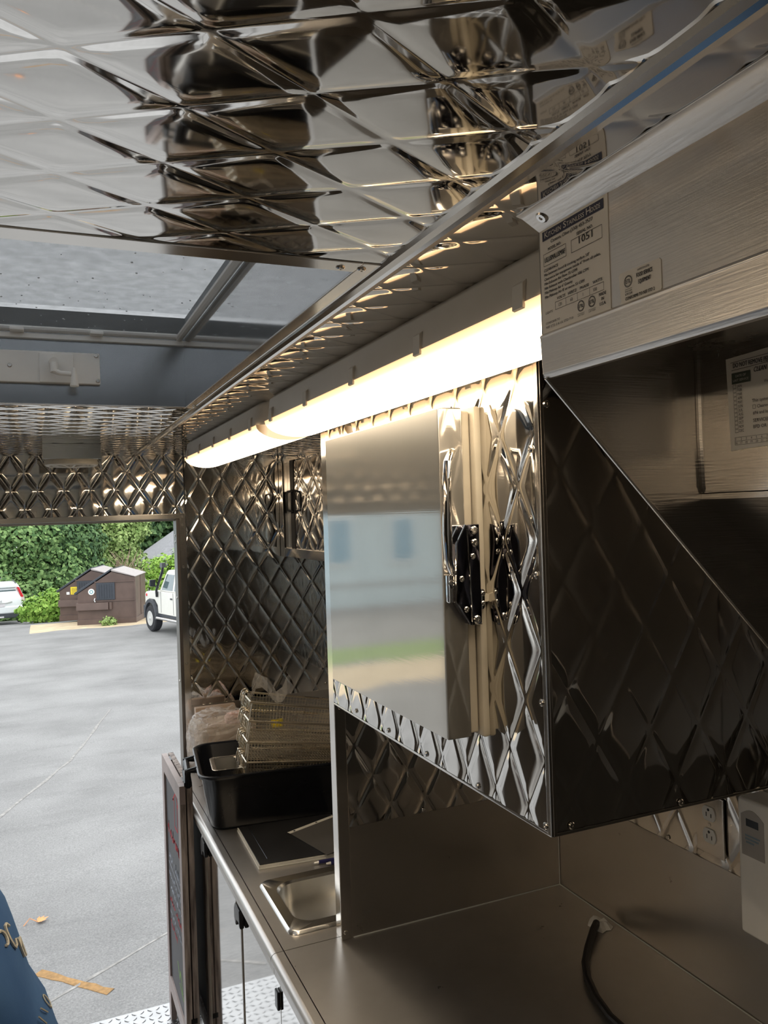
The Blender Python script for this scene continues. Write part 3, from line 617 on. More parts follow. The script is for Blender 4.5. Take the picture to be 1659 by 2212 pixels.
obj('dark_cone', MB().lathe([(.060, -.003), (.03, -.001), (.002, -.001)], (.096, 2.71, .198), 'z', 24), M_BLACK, t)

# ---- counters
XC = .432
def nose(mb, y0, y1):
    pr = [(XC + .03, ZK), (XC + .012, ZK)] + [(XC + .012 + .013 * math.cos(a), ZK - .013 + .013 * math.sin(a)) for a in np.linspace(PI / 2, PI * 1.35, 8)] + [(XC + .006, ZK - .045), (XC + .014, ZK - .045), (XC + .016, ZK - .020), (XC + .03, ZK - .018)]
    return mb.prism(pr, 'y', y0, y1)
SX0, SX1, SY0, SY1 = .515, .80, 1.790, 2.025
fc = obj('sink_counter', nose(MB(), 1.705, YE - .004).box((XC + .028, 1.705, ZK - .02), (SX0, YE - .004, ZK)).box((SX1, 1.705, ZK - .02), (XW - .003, YE - .004, ZK)).box((SX0, 1.705, ZK - .02), (SX1, SY0, ZK)).box((SX0, SY1, ZK - .02), (SX1, YE - .004, ZK)), M_COUNTER, smooth=True, angle=40)
tag(fc, 'steel worktop with a rounded front edge, holding the sink and the black tub', 'worktop')
nc = obj('bare_counter', nose(MB(), .62, 1.703).box((XC + .028, .62, ZK - .02), (XW - .003, 1.703, ZK)), M_COUNTER, smooth=True, angle=40)
obj('sealant_bead', BEAD, M_HOUSING, nc, smooth=True)
tag(nc, 'bare brownish steel worktop in the foreground, below the cold cabinet', 'worktop')
# sink
cxs, cys = (.490 + .815) / 2, 1.898; sk = thing('sink', 'small drop-in steel sink with rounded corners beside the partition post', 'sink', (cxs, cys, ZK))
def rr(z, w_, d_, r_): return rrect(cxs, cys, z, w_, d_, r_)
mb = MB().loft([rr(ZK + .0005, .326, .292, .022), rr(ZK + .006, .320, .286, .022), rr(ZK + .008, .314, .280, .022), rr(ZK + .0075, .268, .222, .05), rr(ZK + .002, .258, .212, .05)], False, False)
obj('rim', mb, M_SINK, sk, smooth=True, angle=28)
mb = MB().loft([rr(ZK + .002, .258, .212, .05), rr(ZK - .05, .254, .208, .05), rr(ZK - .12, .248, .202, .05), rr(ZK - .135, .226, .18, .05), rr(ZK - .138, .06, .05, .02)], False, True)
obj('bowl', mb, M_SINK, sk, smooth=True, angle=60)
# undercounter fridge fronts
fr = thing('undercounter_fridge', 'mirror-polished undercounter fridge doors with black corner fittings, below the sink worktop', 'fridge', (.8, 2.1, -1.85))
obj('body', MB().box((.462, .64, -1.83), (XW - .01, 1.74, ZK - .022)).box((.462, 1.74, -1.83), (XW - .01, 2.06, ZK - .145)).box((.462, 2.06, -1.83), (XW - .01, 3.09, ZK - .022)), M_BRUSHY, fr)
for (y0, y1) in ((2.545, 3.085), (2.068, 2.541), (1.70, 2.064), (1.02, 1.696), (.65, 1.016)):
    d = obj('door', MB().box((.449, y0, -1.80), (.462, y1, ZK - .030)), M_MIRROR, fr, bevel=.0012)
for y in (2.066, 2.543):
    mb = MB().prism([(y - .030, -1.006), (y + .018, -1.003), (y + .030, -1.02), (y + .030, -1.045), (y + .014, -1.062), (y + .006, -1.044), (y - .020, -1.040), (y - .034, -1.052)], 'x', .436, .449)
    obj('corner_fitting', mb, M_BLACK, fr, bevel=.003)
    obj('hinge_pin', MB().cyl((.443, y + .012, -1.008), (0, 0, 1), .005, .022, 10), M_CHROME, fr, smooth=True)
    obj('door_edge', MB().box((.4465, y - .004, -1.80), (.4495, y - .0015, -1.045)).box((.4465, y + .0015, -1.80), (.4495, y + .004, -1.045)), M_TRIM, fr)
obj('recessed_pull', MB().box((.442, 1.700, -1.075), (.449, 1.722, -1.035)), M_BLACK, fr, bevel=.002)

# ---- black tub with baskets
TR = math.radians(-6.5); tcx, tcy = .700, 2.572
tb = thing('bus_tub', 'deep black plastic tub on the far worktop, full of wire baskets', 'tub', (tcx, tcy, ZK))
def tr(z, w_, d_, r_): return rrect(tcx, tcy, z, w_, d_, r_, TR, 6)
mb = MB().loft([tr(ZK + .001, .455, .305, .04), tr(ZK + .012, .468, .318, .045), tr(ZK + .160, .512, .362, .05), tr(ZK + .165, .536, .386, .058), tr(ZK + .174, .540, .390, .058), tr(ZK + .177, .530, .380, .055), tr(ZK + .172, .508, .358, .05), tr(ZK + .020, .464, .314, .045), tr(ZK + .010, .44, .29, .04)], True, True)
obj('tub_body', mb, M_TUB, tb, smooth=True, angle=70)
def tl(x, y): c, s_ = math.cos(TR), math.sin(TR); return (tcx + x * c - y * s_, tcy + x * s_ + y * c)
for sg in (-1, 1):
    mb = MB()
    for yy in (-.062, .062):
        a = tl(sg * .268, yy); c_ = tl(sg * .296, yy); 
        mb.tube([(a[0], a[1], ZK + .166), (c_[0], c_[1], ZK + .164), (c_[0], c_[1], ZK + .118)], .011, 8)
    a = tl(sg * .296, -.07); c_ = tl(sg * .296, .07)
    mb.tube([(a[0], a[1], ZK + .125), (c_[0], c_[1], ZK + .125)], .013, 8)
    mb.tube([(a[0], a[1], ZK + .160), (c_[0], c_[1], ZK + .160)], .010, 8)
    obj('hand_grip', mb, M_TUB, tb, smooth=True, angle=60)
def basket():
    t = thing('fryer_basket', 'wire fryer basket', 'basket', (0, 0, 0), 'stacked fryer baskets', lift=0)
    L, W, Dp = .36, .165, .120; mb = MB(); a = .00075
    def wire(p, q, r=a): mb.tube([p, q], r, 4, False)
    nx, ny, nz = 34, 15, 10; tp = .92
    for i in range(nx + 1):
        x = L * i / nx; xb = L / 2 + (x - L / 2) * tp
        for y in (0, W): wire((x, y, 0), (xb, W / 2 + (y - W / 2) * tp, -Dp))
        wire((xb, W / 2 - W / 2 * tp, -Dp), (xb, W / 2 + W / 2 * tp, -Dp))
    for i in range(ny + 1):
        y = W * i / ny; yb = W / 2 + (y - W / 2) * tp
        for x in (0, L): wire((x, y, 0), (L / 2 + (x - L / 2) * tp, yb, -Dp))
        wire((L / 2 - L / 2 * tp, yb, -Dp), (L / 2 + L / 2 * tp, yb, -Dp))
    for k in range(1, nz + 1):
        s_ = 1 + (tp - 1) * k / nz; x0, x1 = L / 2 - L / 2 * s_, L / 2 + L / 2 * s_; y0, y1 = W / 2 - W / 2 * s_, W / 2 + W / 2 * s_; z = -Dp * k / nz
        for p, q in (((x0, y0), (x1, y0)), ((x1, y0), (x1, y1)), ((x1, y1), (x0, y1)), ((x0, y1), (x0, y0))): wire((*p, z), (*q, z), .0009)
    obj('wire_mesh', mb, M_WIRE, t, local=True, kind='stuff')
    rim = [(0, 0, 0), (L, 0, 0), (L, W, 0), (0, W, 0), (0, 0, 0)]
    obj('rim', MB().tube(rim, .0036, 8, False), M_WIRE, t, smooth=True, local=True)
    for x in (.004, L - .004):
        obj('corner_rod', MB().tube([(x, -.001, .004), (x, .004, -Dp * .9)], .0022, 6), M_WIRE, t, smooth=True, local=True)
    for y in (.012, .030, .060):
        pts = [(.002, y, -.03), (.0, y, .018), (-.004, y, .026), (-.012, y, .029), (-.019, y, .025), (-.022, y, .014), (-.022, y, -.010)]
        obj('hook', MB().tube(pts, .0026, 8), M_WIRE, t, smooth=True, local=True)
    return t
BR = math.radians(-3.0)
bx, by = .566, 2.452
lv = [(-.760, 0, 'lowest wire fryer basket of the stack, sunk in the black tub'), (-.697, .005, 'second wire fryer basket from the bottom of the stack in the tub'),
      (-.632, .012, 'third wire fryer basket from the bottom of the stack in the tub'), (-.574, .019, 'topmost wire fryer basket of the stack in the black tub')]
b0 = basket()
for i, (z, dx, lab) in enumerate(lv):
    b_ = b0 if i == 0 else dup(b0)
    b_.location = (bx + dx, by, z + H); b_.rotation_euler = (0, math.radians((6.5, 8, 9.5, 11)[i]), BR); b_['label'] = lab
o = obj('price_tag', MB().box((.652, 2.470, -.668), (.690, 2.4705, -.642)), M_YELLOW); tag(o, 'small yellow paper tag seen through the wire of the stacked baskets', 'tag')
# small pan leaning in the tub
pn = thing('steam_pan', 'small rectangular stainless pan lying in the black tub left of the baskets', 'pan', (.533, 2.615, -.80))
def pr_(z, w_, d_, r_): return rrect(.536, 2.620, z, w_, d_, r_, TR, 4)
obj('pan_rim', MB().loft([pr_(-.806, .098, .150, .018), pr_(-.800, .100, .152, .018), pr_(-.799, .094, .146, .016), pr_(-.803, .072, .128, .014)], False, False), M_SINK, pn, smooth=True, angle=60)
obj('pan_bowl', MB().loft([pr_(-.803, .072, .128, .014), pr_(-.93, .060, .118, .014), pr_(-.932, .03, .10, .01)], False, True), M_SINK, pn, smooth=True, angle=60)

# ---- wrapped parcel and bag behind the tub
pc = thing('wrapped_parcel', 'beige cardboard parcel in clear plastic behind the black tub', 'parcel', (.60, 2.93, ZK))
obj('carton', MB().box((.505, 2.865, ZK), (.700, 3.045, -.742)), M_CARD, pc, bevel=.006)
obj('carton_flap', MB().box((.510, 3.02, -.742), (.66, 3.05, -.705)), M_CARD, pc, bevel=.003)
def crumple(c, r, nu_, nv_, amp, seed, sq=.6):
    mb = MB(); rg = np.random.default_rng(seed); vs = []
    ph = rg.uniform(0, 6.28, (6, 3)); fr_ = rg.uniform(2, 7, (6, 2))
    for j in range(nv_ + 1):
        for i in range(nu_):
            a = 2 * PI * i / nu_; b_ = -PI / 2 + PI * j / nv_
            cx_ = math.copysign(abs(math.cos(a)) ** sq, math.cos(a)) * math.cos(b_) ** sq; cy_ = math.copysign(abs(math.sin(a)) ** sq, math.sin(a)) * math.cos(b_) ** sq; cz_ = math.copysign(abs(math.sin(b_)) ** sq, math.sin(b_))
            k = 1 + amp * sum(math.sin(fr_[q][0] * a + fr_[q][1] * b_ * 2 + ph[q][0]) for q in range(6)) / 3 + amp * rg.normal(0, .35)
            vs.append((c[0] + r[0] * cx_ * k, c[1] + r[1] * cy_ * k, c[2] + r[2] * cz_ * k))
    mb.add(vs, [(j * nu_ + i, j * nu_ + (i + 1) % nu_, (j + 1) * nu_ + (i + 1) % nu_, (j + 1) * nu_ + i) for j in range(nv_) for i in range(nu_)]); return mb
obj('pink_paper', crumple((.635, 2.90, -.728), (.040, .035, .020), 22, 12, .10, 3), M_PINK, pc)
obj('plastic_wrap', crumple((.590, 2.945, -.825), (.112, .115, .118), 40, 24, .055, 5, .5), M_BAG, pc)
o = obj('plastic_bag', crumple((.497, 2.905, -.800), (.040, .055, .075), 30, 18, .10, 8, .8), M_BAG); tag(o, 'crumpled clear plastic bag bulging out by the door jamb', 'bag')
o = obj('plastic_sleeve', MB().add([(.60 + .13 * i / 8, 2.50 + .05 * math.sin(i * 1.7) * .2, -.575 + .030 * math.sin(i * .9) + (.004 if j else .05 + .01 * math.sin(i * 2.1))) for j in range(2) for i in range(9)] , [(i, i + 1, 10 + i, 9 + i) for i in range(8)]), M_BAG, smooth=True)
tag(o, 'clear plastic sleeve lying over the topmost wire basket', 'sleeve')

# ---- folder, sheet and pens
fo = thing('folder', 'black folder with white page edges lying flat between the tub and the sink', 'folder', (.66, 2.26, ZK))
def quadp(p, z0, z1):
    m_ = MB(); n_ = len(p); return m_.add([(*q, z0) for q in p] + [(*q, z1) for q in p], [tuple(range(n_))[::-1], tuple(range(n_, 2 * n_))] + [(i, (i + 1) % n_, n_ + (i + 1) % n_, n_ + i) for i in range(n_)])
fp = [(.512, 2.122), (.800, 2.094), (.812, 2.388), (.520, 2.416)]
ins = lambda p, d: [(x + (.66 - x) * d, y + (2.255 - y) * d) for x, y in p]
obj('back_cover', quadp(fp, ZK, ZK + .003), M_EDGE, fo, bevel=.001)
obj('pages', quadp(ins(fp, .012), ZK + .003, ZK + .010), M_EDGE, fo)
obj('front_cover', quadp(ins(fp, .03), ZK + .010, ZK + .013), M_BINDER, fo, bevel=.0012)
obj('cover_groove', MB().tube([(.544, 2.150, ZK + .0135), (.551, 2.390, ZK + .0135)], .0012, 5), M_BLACK, fo)
sl = thing('sheet_sleeve', 'dark grey page in a punched plastic sleeve lying over the black folder', 'sheet', (.72, 2.22, ZK))
obj('page', quadp([(.648, 2.285), (.845, 2.362), (.900, 2.170), (.697, 2.092)], ZK + .0145, ZK + .016), M_GREYSHEET, sl)
obj('punched_edge', quadp([(.643, 2.293), (.840, 2.370), (.845, 2.358), (.648, 2.281)], ZK + .016, ZK + .0168), M_EDGE, sl)
for k in range(3):
    u_ = .1 + k * .4; obj('hole', MB().cyl((.645 + .197 * u_, 2.287 + .077 * u_, ZK + .0165), (0, 0, 1), .0035, .0008, 10), M_BLACK, sl)
def pen(p, q, label):
    t = thing('pen', label, 'pen', (*p, ZK), 'pens by the folder'); P_, Q_ = Vector((*p, ZK + .0058)), Vector((*q, ZK + .0058)); d = (Q_ - P_)
    obj('barrel', MB().tube([P_ + d * .10, P_ + d * .5, Q_], [.0048, .0052, .0052], 10), M_PEN, t, smooth=True)
    obj('tip', MB().tube([P_, P_ + d * .10], [.0028, .0048], 10), M_SILV, t, smooth=True)
pen((.655, 2.082), (.785, 2.072), 'navy pen beside the folder edge, farther from the sink')
pen((.683, 2.062), (.815, 2.056), 'navy pen between the other pen and the sink')

# ---- power cord through the bare counter
o = obj('power_cord', MB().tube([(1.126, 1.481, ZK + .004), (1.122, 1.475, ZK + .012), (1.095, 1.450, ZK + .016), (1.045, 1.405, ZK + .009), (1.005, 1.362, ZK + .0085), (.975, 1.315, ZK + .0085), (.952, 1.260, ZK + .0085), (.937, 1.200, ZK + .0085), (.935, 1.12, ZK + .0085), (.948, 1.02, ZK + .0085), (.96, .9, ZK + .0085)], [.008] * 11, 10), M_CORD, smooth=True)
tag(o, 'thick black power cord curving over the bare worktop', 'cord')
mb = MB(); rg = random.Random(4)
pts = [(1.134 + .026 * math.cos(a) * rg.uniform(.7, 1.25), 1.480 + .030 * math.sin(a) * rg.uniform(.7, 1.25)) for a in np.linspace(0, 2 * PI, 13)[:-1]]
mb.add([(x, y, ZK + .001) for x, y in pts] + [(1.134 + (x - 1.134) * .6, 1.48 + (y - 1.48) * .6, ZK + .010 + rg.uniform(0, .008)) for x, y in pts] + [(1.13, 1.478, ZK + .014)],
       [(i, (i + 1) % 12, 12 + (i + 1) % 12, 12 + i) for i in range(12)] + [(12 + i, 12 + (i + 1) % 12, 24) for i in range(12)])
o = obj('tape_seal', mb, M_TAPE); tag(o, 'torn white tape sealing the hole where the black cord enters the worktop', 'tape')

# ---- outlet and controller on the right wall
ot = thing('wall_outlet', 'double power outlet with a steel cover plate on the quilted right wall', 'outlet', (XW, 1.179, -.622))
px = XW - .004
obj('cover_plate', MB().box((px - .004, 1.1445, -.682), (px, 1.2145, -.566)), M_TRIM, ot, bevel=.0025)
for z in (-.602, -.645):
    mb = MB().prism([(1.1795 + .0165 * math.cos(a), z + max(-.0140, min(.0140, .0175 * math.sin(a)))) for a in np.linspace(0, 2 * PI, 29)[:-1]], 'x', px - .0062, px - .003)
    rc = obj('receptacle', mb, M_WHITE, ot, bevel=.0006)
    for dy, hh in ((.0055, .0085), (-.0065, .0075)): obj('slot', MB().box((px - .0065, 1.1795 + dy - .001, z - .006), (px - .0061, 1.1795 + dy + .001, z - .006 + hh)), M_BLACK, rc)
    obj('ground_hole', MB().cyl((px - .0061, 1.1795, z + .0078), (-1, 0, 0), .0028, .0006, 10), M_BLACK, rc)
screw(ot, (px - .004, 1.1795, -.6235), (-1, 0, 0), .6)
mt = thing('controller_box', 'white plastic controller box with a dark display on the right wall beside the outlet', 'controller', (1.12, 1.0, -.72))
obj('box_body', MB().box((1.118, .86, -.760), (XW - .001, 1.060, -.520)), M_WHITE, mt, bevel=.006, seg=3)
obj('label_plate', MB().prism([(1.051, -.619)] + [(1.051 - .048 * k / 8, -.548 + .012 * math.sin(PI * k / 8) - .003 * k / 8) for k in range(9)] + [(1.003, -.619)], 'x', 1.1172, 1.1182), M_GREYLAB, mt)
obj('display', MB().box((1.1168, 1.014, -.5665), (1.1173, 1.040, -.5535)), M_DISPLAY, mt)
sh = Sheet((1.1172, 1.044, -.612), (0, -.036, 0), (0, 0, .034), (-1, 0, 0), .0003); mk = MB()
for k, (a, c_) in enumerate(((.05, .95), (.05, .9), (.1, .6))):
    for q in range(int((c_ - a) / .08)): sh.rect(mk, a + q * .08, .80 - k * .17, a + q * .08 + .055, .90 - k * .17)
obj('printed_marks', mk, M_BLUEINK, mt)
obj('cord_grip', MB().lathe([(.012, 0), (.012, .010), (.007, .014)], (1.15, .98, -.521), 'z', 14), M_BLACK, mt, smooth=True)

# ---- folded chalkboard sign
M_WOOD = None
m, n, l, b = nt('weathered_wood'); x = noise(n, l, scale=(14, 14, 1.2), sc=5, det=6, rough=.6)
r = ramp(n, l, x.outputs[0], (.13, .10, .09), (.50, .43, .39), .34, .62); l.new(r.outputs[0], b.inputs['Base Color']); b.inputs['Roughness'].default_value = .6; M_WOOD = m
M_WOODF = plain('brown_sign_paint', (.40, .33, .315), .45, var=.12)
M_BOARD = plain('chalkboard', (.065, .066, .075), .5, var=.3, sc=3)
M_CHR = plain('red_chalk', (.60, .07, .08), .9); M_CHW = plain('pale_blue_chalk', (.50, .54, .62), .9); M_CHG = plain('green_chalk', (.30, .52, .16), .9)
sg = thing('chalkboard_sign', 'folded brown A-frame chalkboard sign leaning in the doorway against the fridge', 'sign', (.41, 2.87, -1.85))
ya, yb = 2.672, 3.085; zt, zb = -.872, -1.845
for nm, x0, x1 in (('front_leaf', .3905, .4105), ('back_leaf', .4145, .4330)):
    lf = obj(nm, MB().box((x0, ya, zb), (x1, ya + .045, zt)).box((x0, yb - .045, zb), (x1, yb, zt)).box((x0, ya + .045, zt - .055), (x1, yb - .045, zt)).box((x0, ya + .045, -1.735), (x1, yb - .045, -1.68)), M_WOODF if nm == 'front_leaf' else M_WOOD, sg, bevel=.0015)
    obj('board', MB().box((x0 + .007, ya + .045, -1.68), (x1 - .006, yb - .045, zt - .055)), M_BOARD, lf)
    if nm == 'front_leaf': FRONT = lf
obj('end_grain', MB().box((.3915, ya - .0012, zb), (.4095, ya, zt - .06)).box((.4155, ya - .0012, zb), (.432, ya, zt - .06)), M_WOOD, sg)
obj('hinge', MB().cyl((.4125, ya + .05, zt - .002), (0, 1, 0), .0035, .05, 8).cyl((.4125, yb - .10, zt - .002), (0, 1, 0), .0035, .05, 8), M_BLACK, sg)
obj('spreader_strap', MB().box((.405, ya - .004, -1.65), (.425, ya - .0012, -1.635)), M_BLACK, sg)
sh = Sheet((.3975, yb - .045, -1.68), (0, -(yb - ya - .09), 0), (0, 0, zt - .055 + 1.68), (-1, 0, 0), .0004)
rgc = random.Random(11)
def scrawl(mb, x0, x1, y, hh, tk, drop=0):
    x_ = x0; wl_ = .055
    while x_ < x1:
        p = [(x_ + rgc.uniform(-.01, .01) + wl_ * q / 4 * .8, y - drop * (x_ - x0) + hh * (rgc.uniform(0, 1) if q % 2 else rgc.uniform(-.1, .5))) for q in range(5)]
        for a_, c_ in zip(p, p[1:]): sh.line(mb, *a_, *c_, tk)
        x_ += wl_ * rgc.choice((1.15, 1.15, 1.7))
cr_, cw, cg = MB(), MB(), MB()
for a_ in ((.50, .93, .70, .985), (.70, .985, .90, .93), (.60, .945, .60, .82), (.80, .945, .80, .82), (.60, .82, .80, .82), (.5, .93, .6, .945), (.9, .93, .8, .945)): sh.line(cr_, *a_, .0035)
scrawl(cr_, .06, .95, .725, .065, .0045, .02); scrawl(cw, .10, .95, .60, .06, .003, .03); sh.line(cw, .06, .575, .95, .555, .002)
scrawl(cw, .06, .92, .51, .04, .0025); scrawl(cw, .15, .90, .45, .04, .0025); scrawl(cr_, .06, .95, .385, .04, .003); scrawl(cw, .06, .95, .32, .035, .0025); scrawl(cr_, .06, .55, .265, .04, .003)
for a_ in ((.5, .18, .62, .12), (.62, .12, .68, .17), (.68, .17, .80, .09), (.60, .10, .85, .07)): sh.line(cg, *a_, .004)
obj('red_chalk_writing', cr_, M_CHR, FRONT, kind='stuff'); obj('pale_chalk_writing', cw, M_CHW, FRONT, kind='stuff'); obj('green_chalk_mark', cg, M_CHG, FRONT, kind='stuff')

# ================================================================== OUTSIDE
# ---- dumpsters
M_BROWN = plain('brown_dumpster_paint', (.105, .068, .055), .5, var=.18, sc=3)
M_LIDG = plain('grey_dumpster_lid', (.30, .27, .26), .5, var=.1)
M_DOORG = plain('dark_sliding_door', (.035, .042, .055), .45)
def dumpster(loc, rz, label, near):
    t = thing('dumpster', label, 'dumpster', (loc[0], loc[1], loc[2]), rz=rz)
    D, W, = 1.80, 1.85                     # x along the side that faces the truck, y away from it
    side = [(0, .04), (D, .04), (D, 1.50), (D * .60, 1.70), (.0, 1.03)]
    L_ = dict(local=True)
    obj('body', MB().prism(side, 'y', 0, W), M_BROWN, t, **L_, bevel=.02)
    obj('base_skirt', MB().box((-.02, -.03, 0), (D + .03, W + .03, .19)), M_BROWN, t, **L_, bevel=.01)
    obj('lid', MB().prism([(-.08, .98), (D * .60, 1.74), (D * .60, 1.80), (-.10, 1.05)], 'y', -.03, W + .03), M_DOORG, t, **L_, bevel=.01)
    obj('rear_lid', MB().prism([(D * .60, 1.715), (D + .03, 1.505), (D + .03, 1.53), (D * .60, 1.77)], 'y', -.03, W + .03), M_LIDG, t, **L_, bevel=.008)
    d_ = obj('sliding_door', MB().box((.60, -.045, .80), (1.18, -.005, 1.35)), M_DOORG, t, **L_, bevel=.01)
    for k in range(6): obj('door_rib', MB().box((.66 + k * .08, -.06, .85), (.69 + k * .08, -.044, 1.30)), M_DOORG, d_, local=True)
    obj('door_rail', MB().box((.55, -.03, 1.36), (D, -.002, 1.40)), M_BROWN, t, **L_); obj('door_rail', MB().box((.55, -.03, .75), (D, -.002, .79)), M_BROWN, t, **L_)
    obj('fork_pocket', MB().prism([(-.13, .49), (-.002, .49), (-.002, .72), (-.10, .72)], 'x', -.02, .98), M_BROWN, t, **L_, bevel=.01)
    obj('pocket_end', MB().box((1.0, -.08, .49), (1.08, -.002, .72)), M_BROWN, t, **L_)
    obj('corner_post', MB().box((D - .02, -.02, .19), (D + .03, .05, 1.5)), M_BROWN, t, **L_)
    obj('seam_post', MB().box((D, W * .5 - .02, .19), (D + .015, W * .5 + .02, 1.5)), M_BROWN, t, **L_)
    if near:
        s_ = obj('round_sticker', MB().cyl((.44, -.004, 1.07), (0, -1, 0), .10, .006, 24), M_WHITE, t, **L_)
        obj('sticker_ring', MB().lathe([(.060, -.011), (.060, -.013), (.035, -.013), (.035, -.011)], (.44, 0, 1.07), 'y', 20, False), plain('teal_ink', (.10, .32, .36), .5), s_, local=True)
        obj('door_latch', MB().tube([(.56, -.05, .86), (.54, -.07, .80), (.56, -.07, .74)], .02, 6), M_SILV, t, **L_)
    else:
        s_ = obj('yellow_sign', MB().box((.38, -.012, .90), (.70, -.003, 1.16)), M_YELLOW, t, **L_)
        mk_ = MB(); sh_ = Sheet((.38, -.012, .90), (.32, 0, 0), (0, 0, .26), (0, -1, 0), .002)
        for k in range(5):
            x_ = .12
            while x_ < .85: w_ = random.uniform(.05, .13); sh_.rect(mk_, x_, .12 + k * .16, min(.9, x_ + w_), .19 + k * .16); x_ += w_ + .04
        obj('printed_lines', mk_, M_INK, s_, local=True)
        obj('small_sticker', MB().box((.24, -.010, .90), (.34, -.003, .99)), M_WHITE, t, **L_)
    return t
dumpster((1.02, 27.5, -3.30), math.radians(-17), 'brown steel dumpster with a round white sticker and dark sliding door, in front', True)
dumpster((.53, 29.78, -3.36), math.radians(-17), 'brown steel dumpster with a yellow sign, half hidden behind the other', False)

# ---- vehicles
M_CARW = plain('white_car_paint', (.80, .82, .83), .25, var=.02); M_GLASS = plain('car_glass', (.10, .14, .15), .05, var=.1, spec=.8)
M_TYRE = plain('tyre_rubber', (.025, .026, .03), .8); M_RIM = plain('wheel_rim', (.62, .62, .60), .35, .3); M_BUMP = plain('dark_bumper', (.055, .06, .07), .55)
M_RED = plain('red_lamp_lens', (.62, .02, .03), .2); M_CARC = plain('cream_car_paint', (.76, .75, .69), .3, var=.02); M_PLATE = plain('licence_plate', (.72, .68, .70), .4)
def wheel(t, x, y, r, w_, side, rim=.58):
    wh = obj('wheel', MB().lathe([(r * .60, -w_ / 2), (r * .92, -w_ / 2), (r, -w_ * .36), (r, w_ * .36), (r * .92, w_ / 2), (r * .60, w_ / 2)], (x, y, r), 'x', 28), M_TYRE, t, smooth=True, local=True)
    xo = x + side * w_ / 2
    obj('rim', MB().lathe([(r * rim, side * .008), (r * (rim - .06), side * .012), (r * .46, -side * .03), (r * .25, -side * .02), (r * .13, side * .02), (.01, side * .03)], (xo, y, r), 'x', 24), M_RIM, wh, smooth=True, local=True)
    return wh
# estate car seen from behind (x across, y forward, origin at its rear axle centre on the ground)
cv = thing('white_suv', 'white hatchback SUV seen from behind at the left of the lot', 'car', (-1.60, 34.9, -gsm(34.4)), rz=math.radians(6))
LL = dict(local=True)
def sect(y, wb_, wt, z0, zm, z1): return [(-wb_, y, z0), (wb_, y, z0), (wb_ + .03, y, z0 + .35), (wb_, y, zm), (wt, y, z1 - .07), (wt - .12, y, z1), (-wt + .12, y, z1), (-wt, y, z1 - .07), (-wb_, y, zm), (-wb_ - .03, y, z0 + .35)]
obj('body_shell', MB().loft([sect(-.86, .78, .62, .46, .95, 1.10), sect(-.80, .84, .68, .40, 1.0, 1.30), sect(-.55, .88, .70, .30, 1.02, 1.54), sect(.4, .89, .70, .28, 1.0, 1.60), sect(1.4, .89, .68, .28, .98, 1.56), sect(2.2, .89, .72, .28, .96, 1.02), sect(3.2, .86, .70, .3, .88, .94), sect(3.5, .74, .6, .4, .7, .78)]), M_CARW, cv, smooth=True, angle=40, **LL)
obj('rear_window', MB().prism([(-.62, 1.03), (.62, 1.03), (.56, 1.36), (-.56, 1.36)], 'y', -.80, -.60), M_GLASS, cv, **LL, bevel=.01)
obj('tail_spoiler', MB().box((-.58, -.78, 1.44), (.58, -.5, 1.52)), M_CARW, cv, **LL, bevel=.02)
for s_ in (-1, 1):
    obj('tail_lamp', MB().prism([(s_ * .60, 1.46), (s_ * .69, 1.44), (s_ * .84, 1.06), (s_ * .73, 1.06)], 'y', -.84, -.55), M_RED, cv, **LL, bevel=.01)
    obj('lower_lamp', MB().prism([(s_ * .74, 1.05), (s_ * .85, 1.05), (s_ * .87, .88), (s_ * .77, .88)], 'y', -.86, -.62), plain('pale_lens', (.7, .55, .52), .2), cv, **LL, bevel=.01)
    obj('reflector', MB().box((s_ * .66, -.90, .60), (s_ * .84, -.87, .63)), M_RED, cv, **LL)
    wheel(cv, s_ * .76, 0, .345, .225, s_); wheel(cv, s_ * .76, 2.62, .345, .225, s_)
obj('bumper_cover', MB().box((-.84, -.90, .45), (.84, -.60, .74)), M_CARW, cv, **LL, bevel=.06, seg=3)
obj('lower_bumper', MB().box((-.82, -.88, .28), (.82, -.5, .47)), M_BUMP, cv, **LL, bevel=.03)
obj('chrome_strip', MB().tube([(-.42, -.885, .90), (-.2, -.90, .86), (.2, -.90, .86), (.42, -.885, .90)], .022, 6), M_SILV, cv, **LL, smooth=True)
e_ = obj('tailgate_emblem', MB().box((-.055, -.91, .90), (-.035, -.89, .98)).box((.035, -.91, .90), (.055, -.89, .98)).box((-.04, -.91, .93), (.04, -.89, .95)), M_SILV, cv, **LL)
obj('number_plate', MB().box((-.16, -.905, .72), (.16, -.885, .86)), M_PLATE, cv, **LL)
obj('tow_cover', MB().box((-.22, -.895, .30), (.12, -.87, .36)), M_PLATE, cv, **LL)
obj('roof_rail', MB().tube([(.6, -.4, 1.58), (.6, 1.2, 1.62)], .02, 6).tube([(-.6, -.4, 1.58), (-.6, 1.2, 1.62)], .02, 6), M_BUMP, cv, **LL)
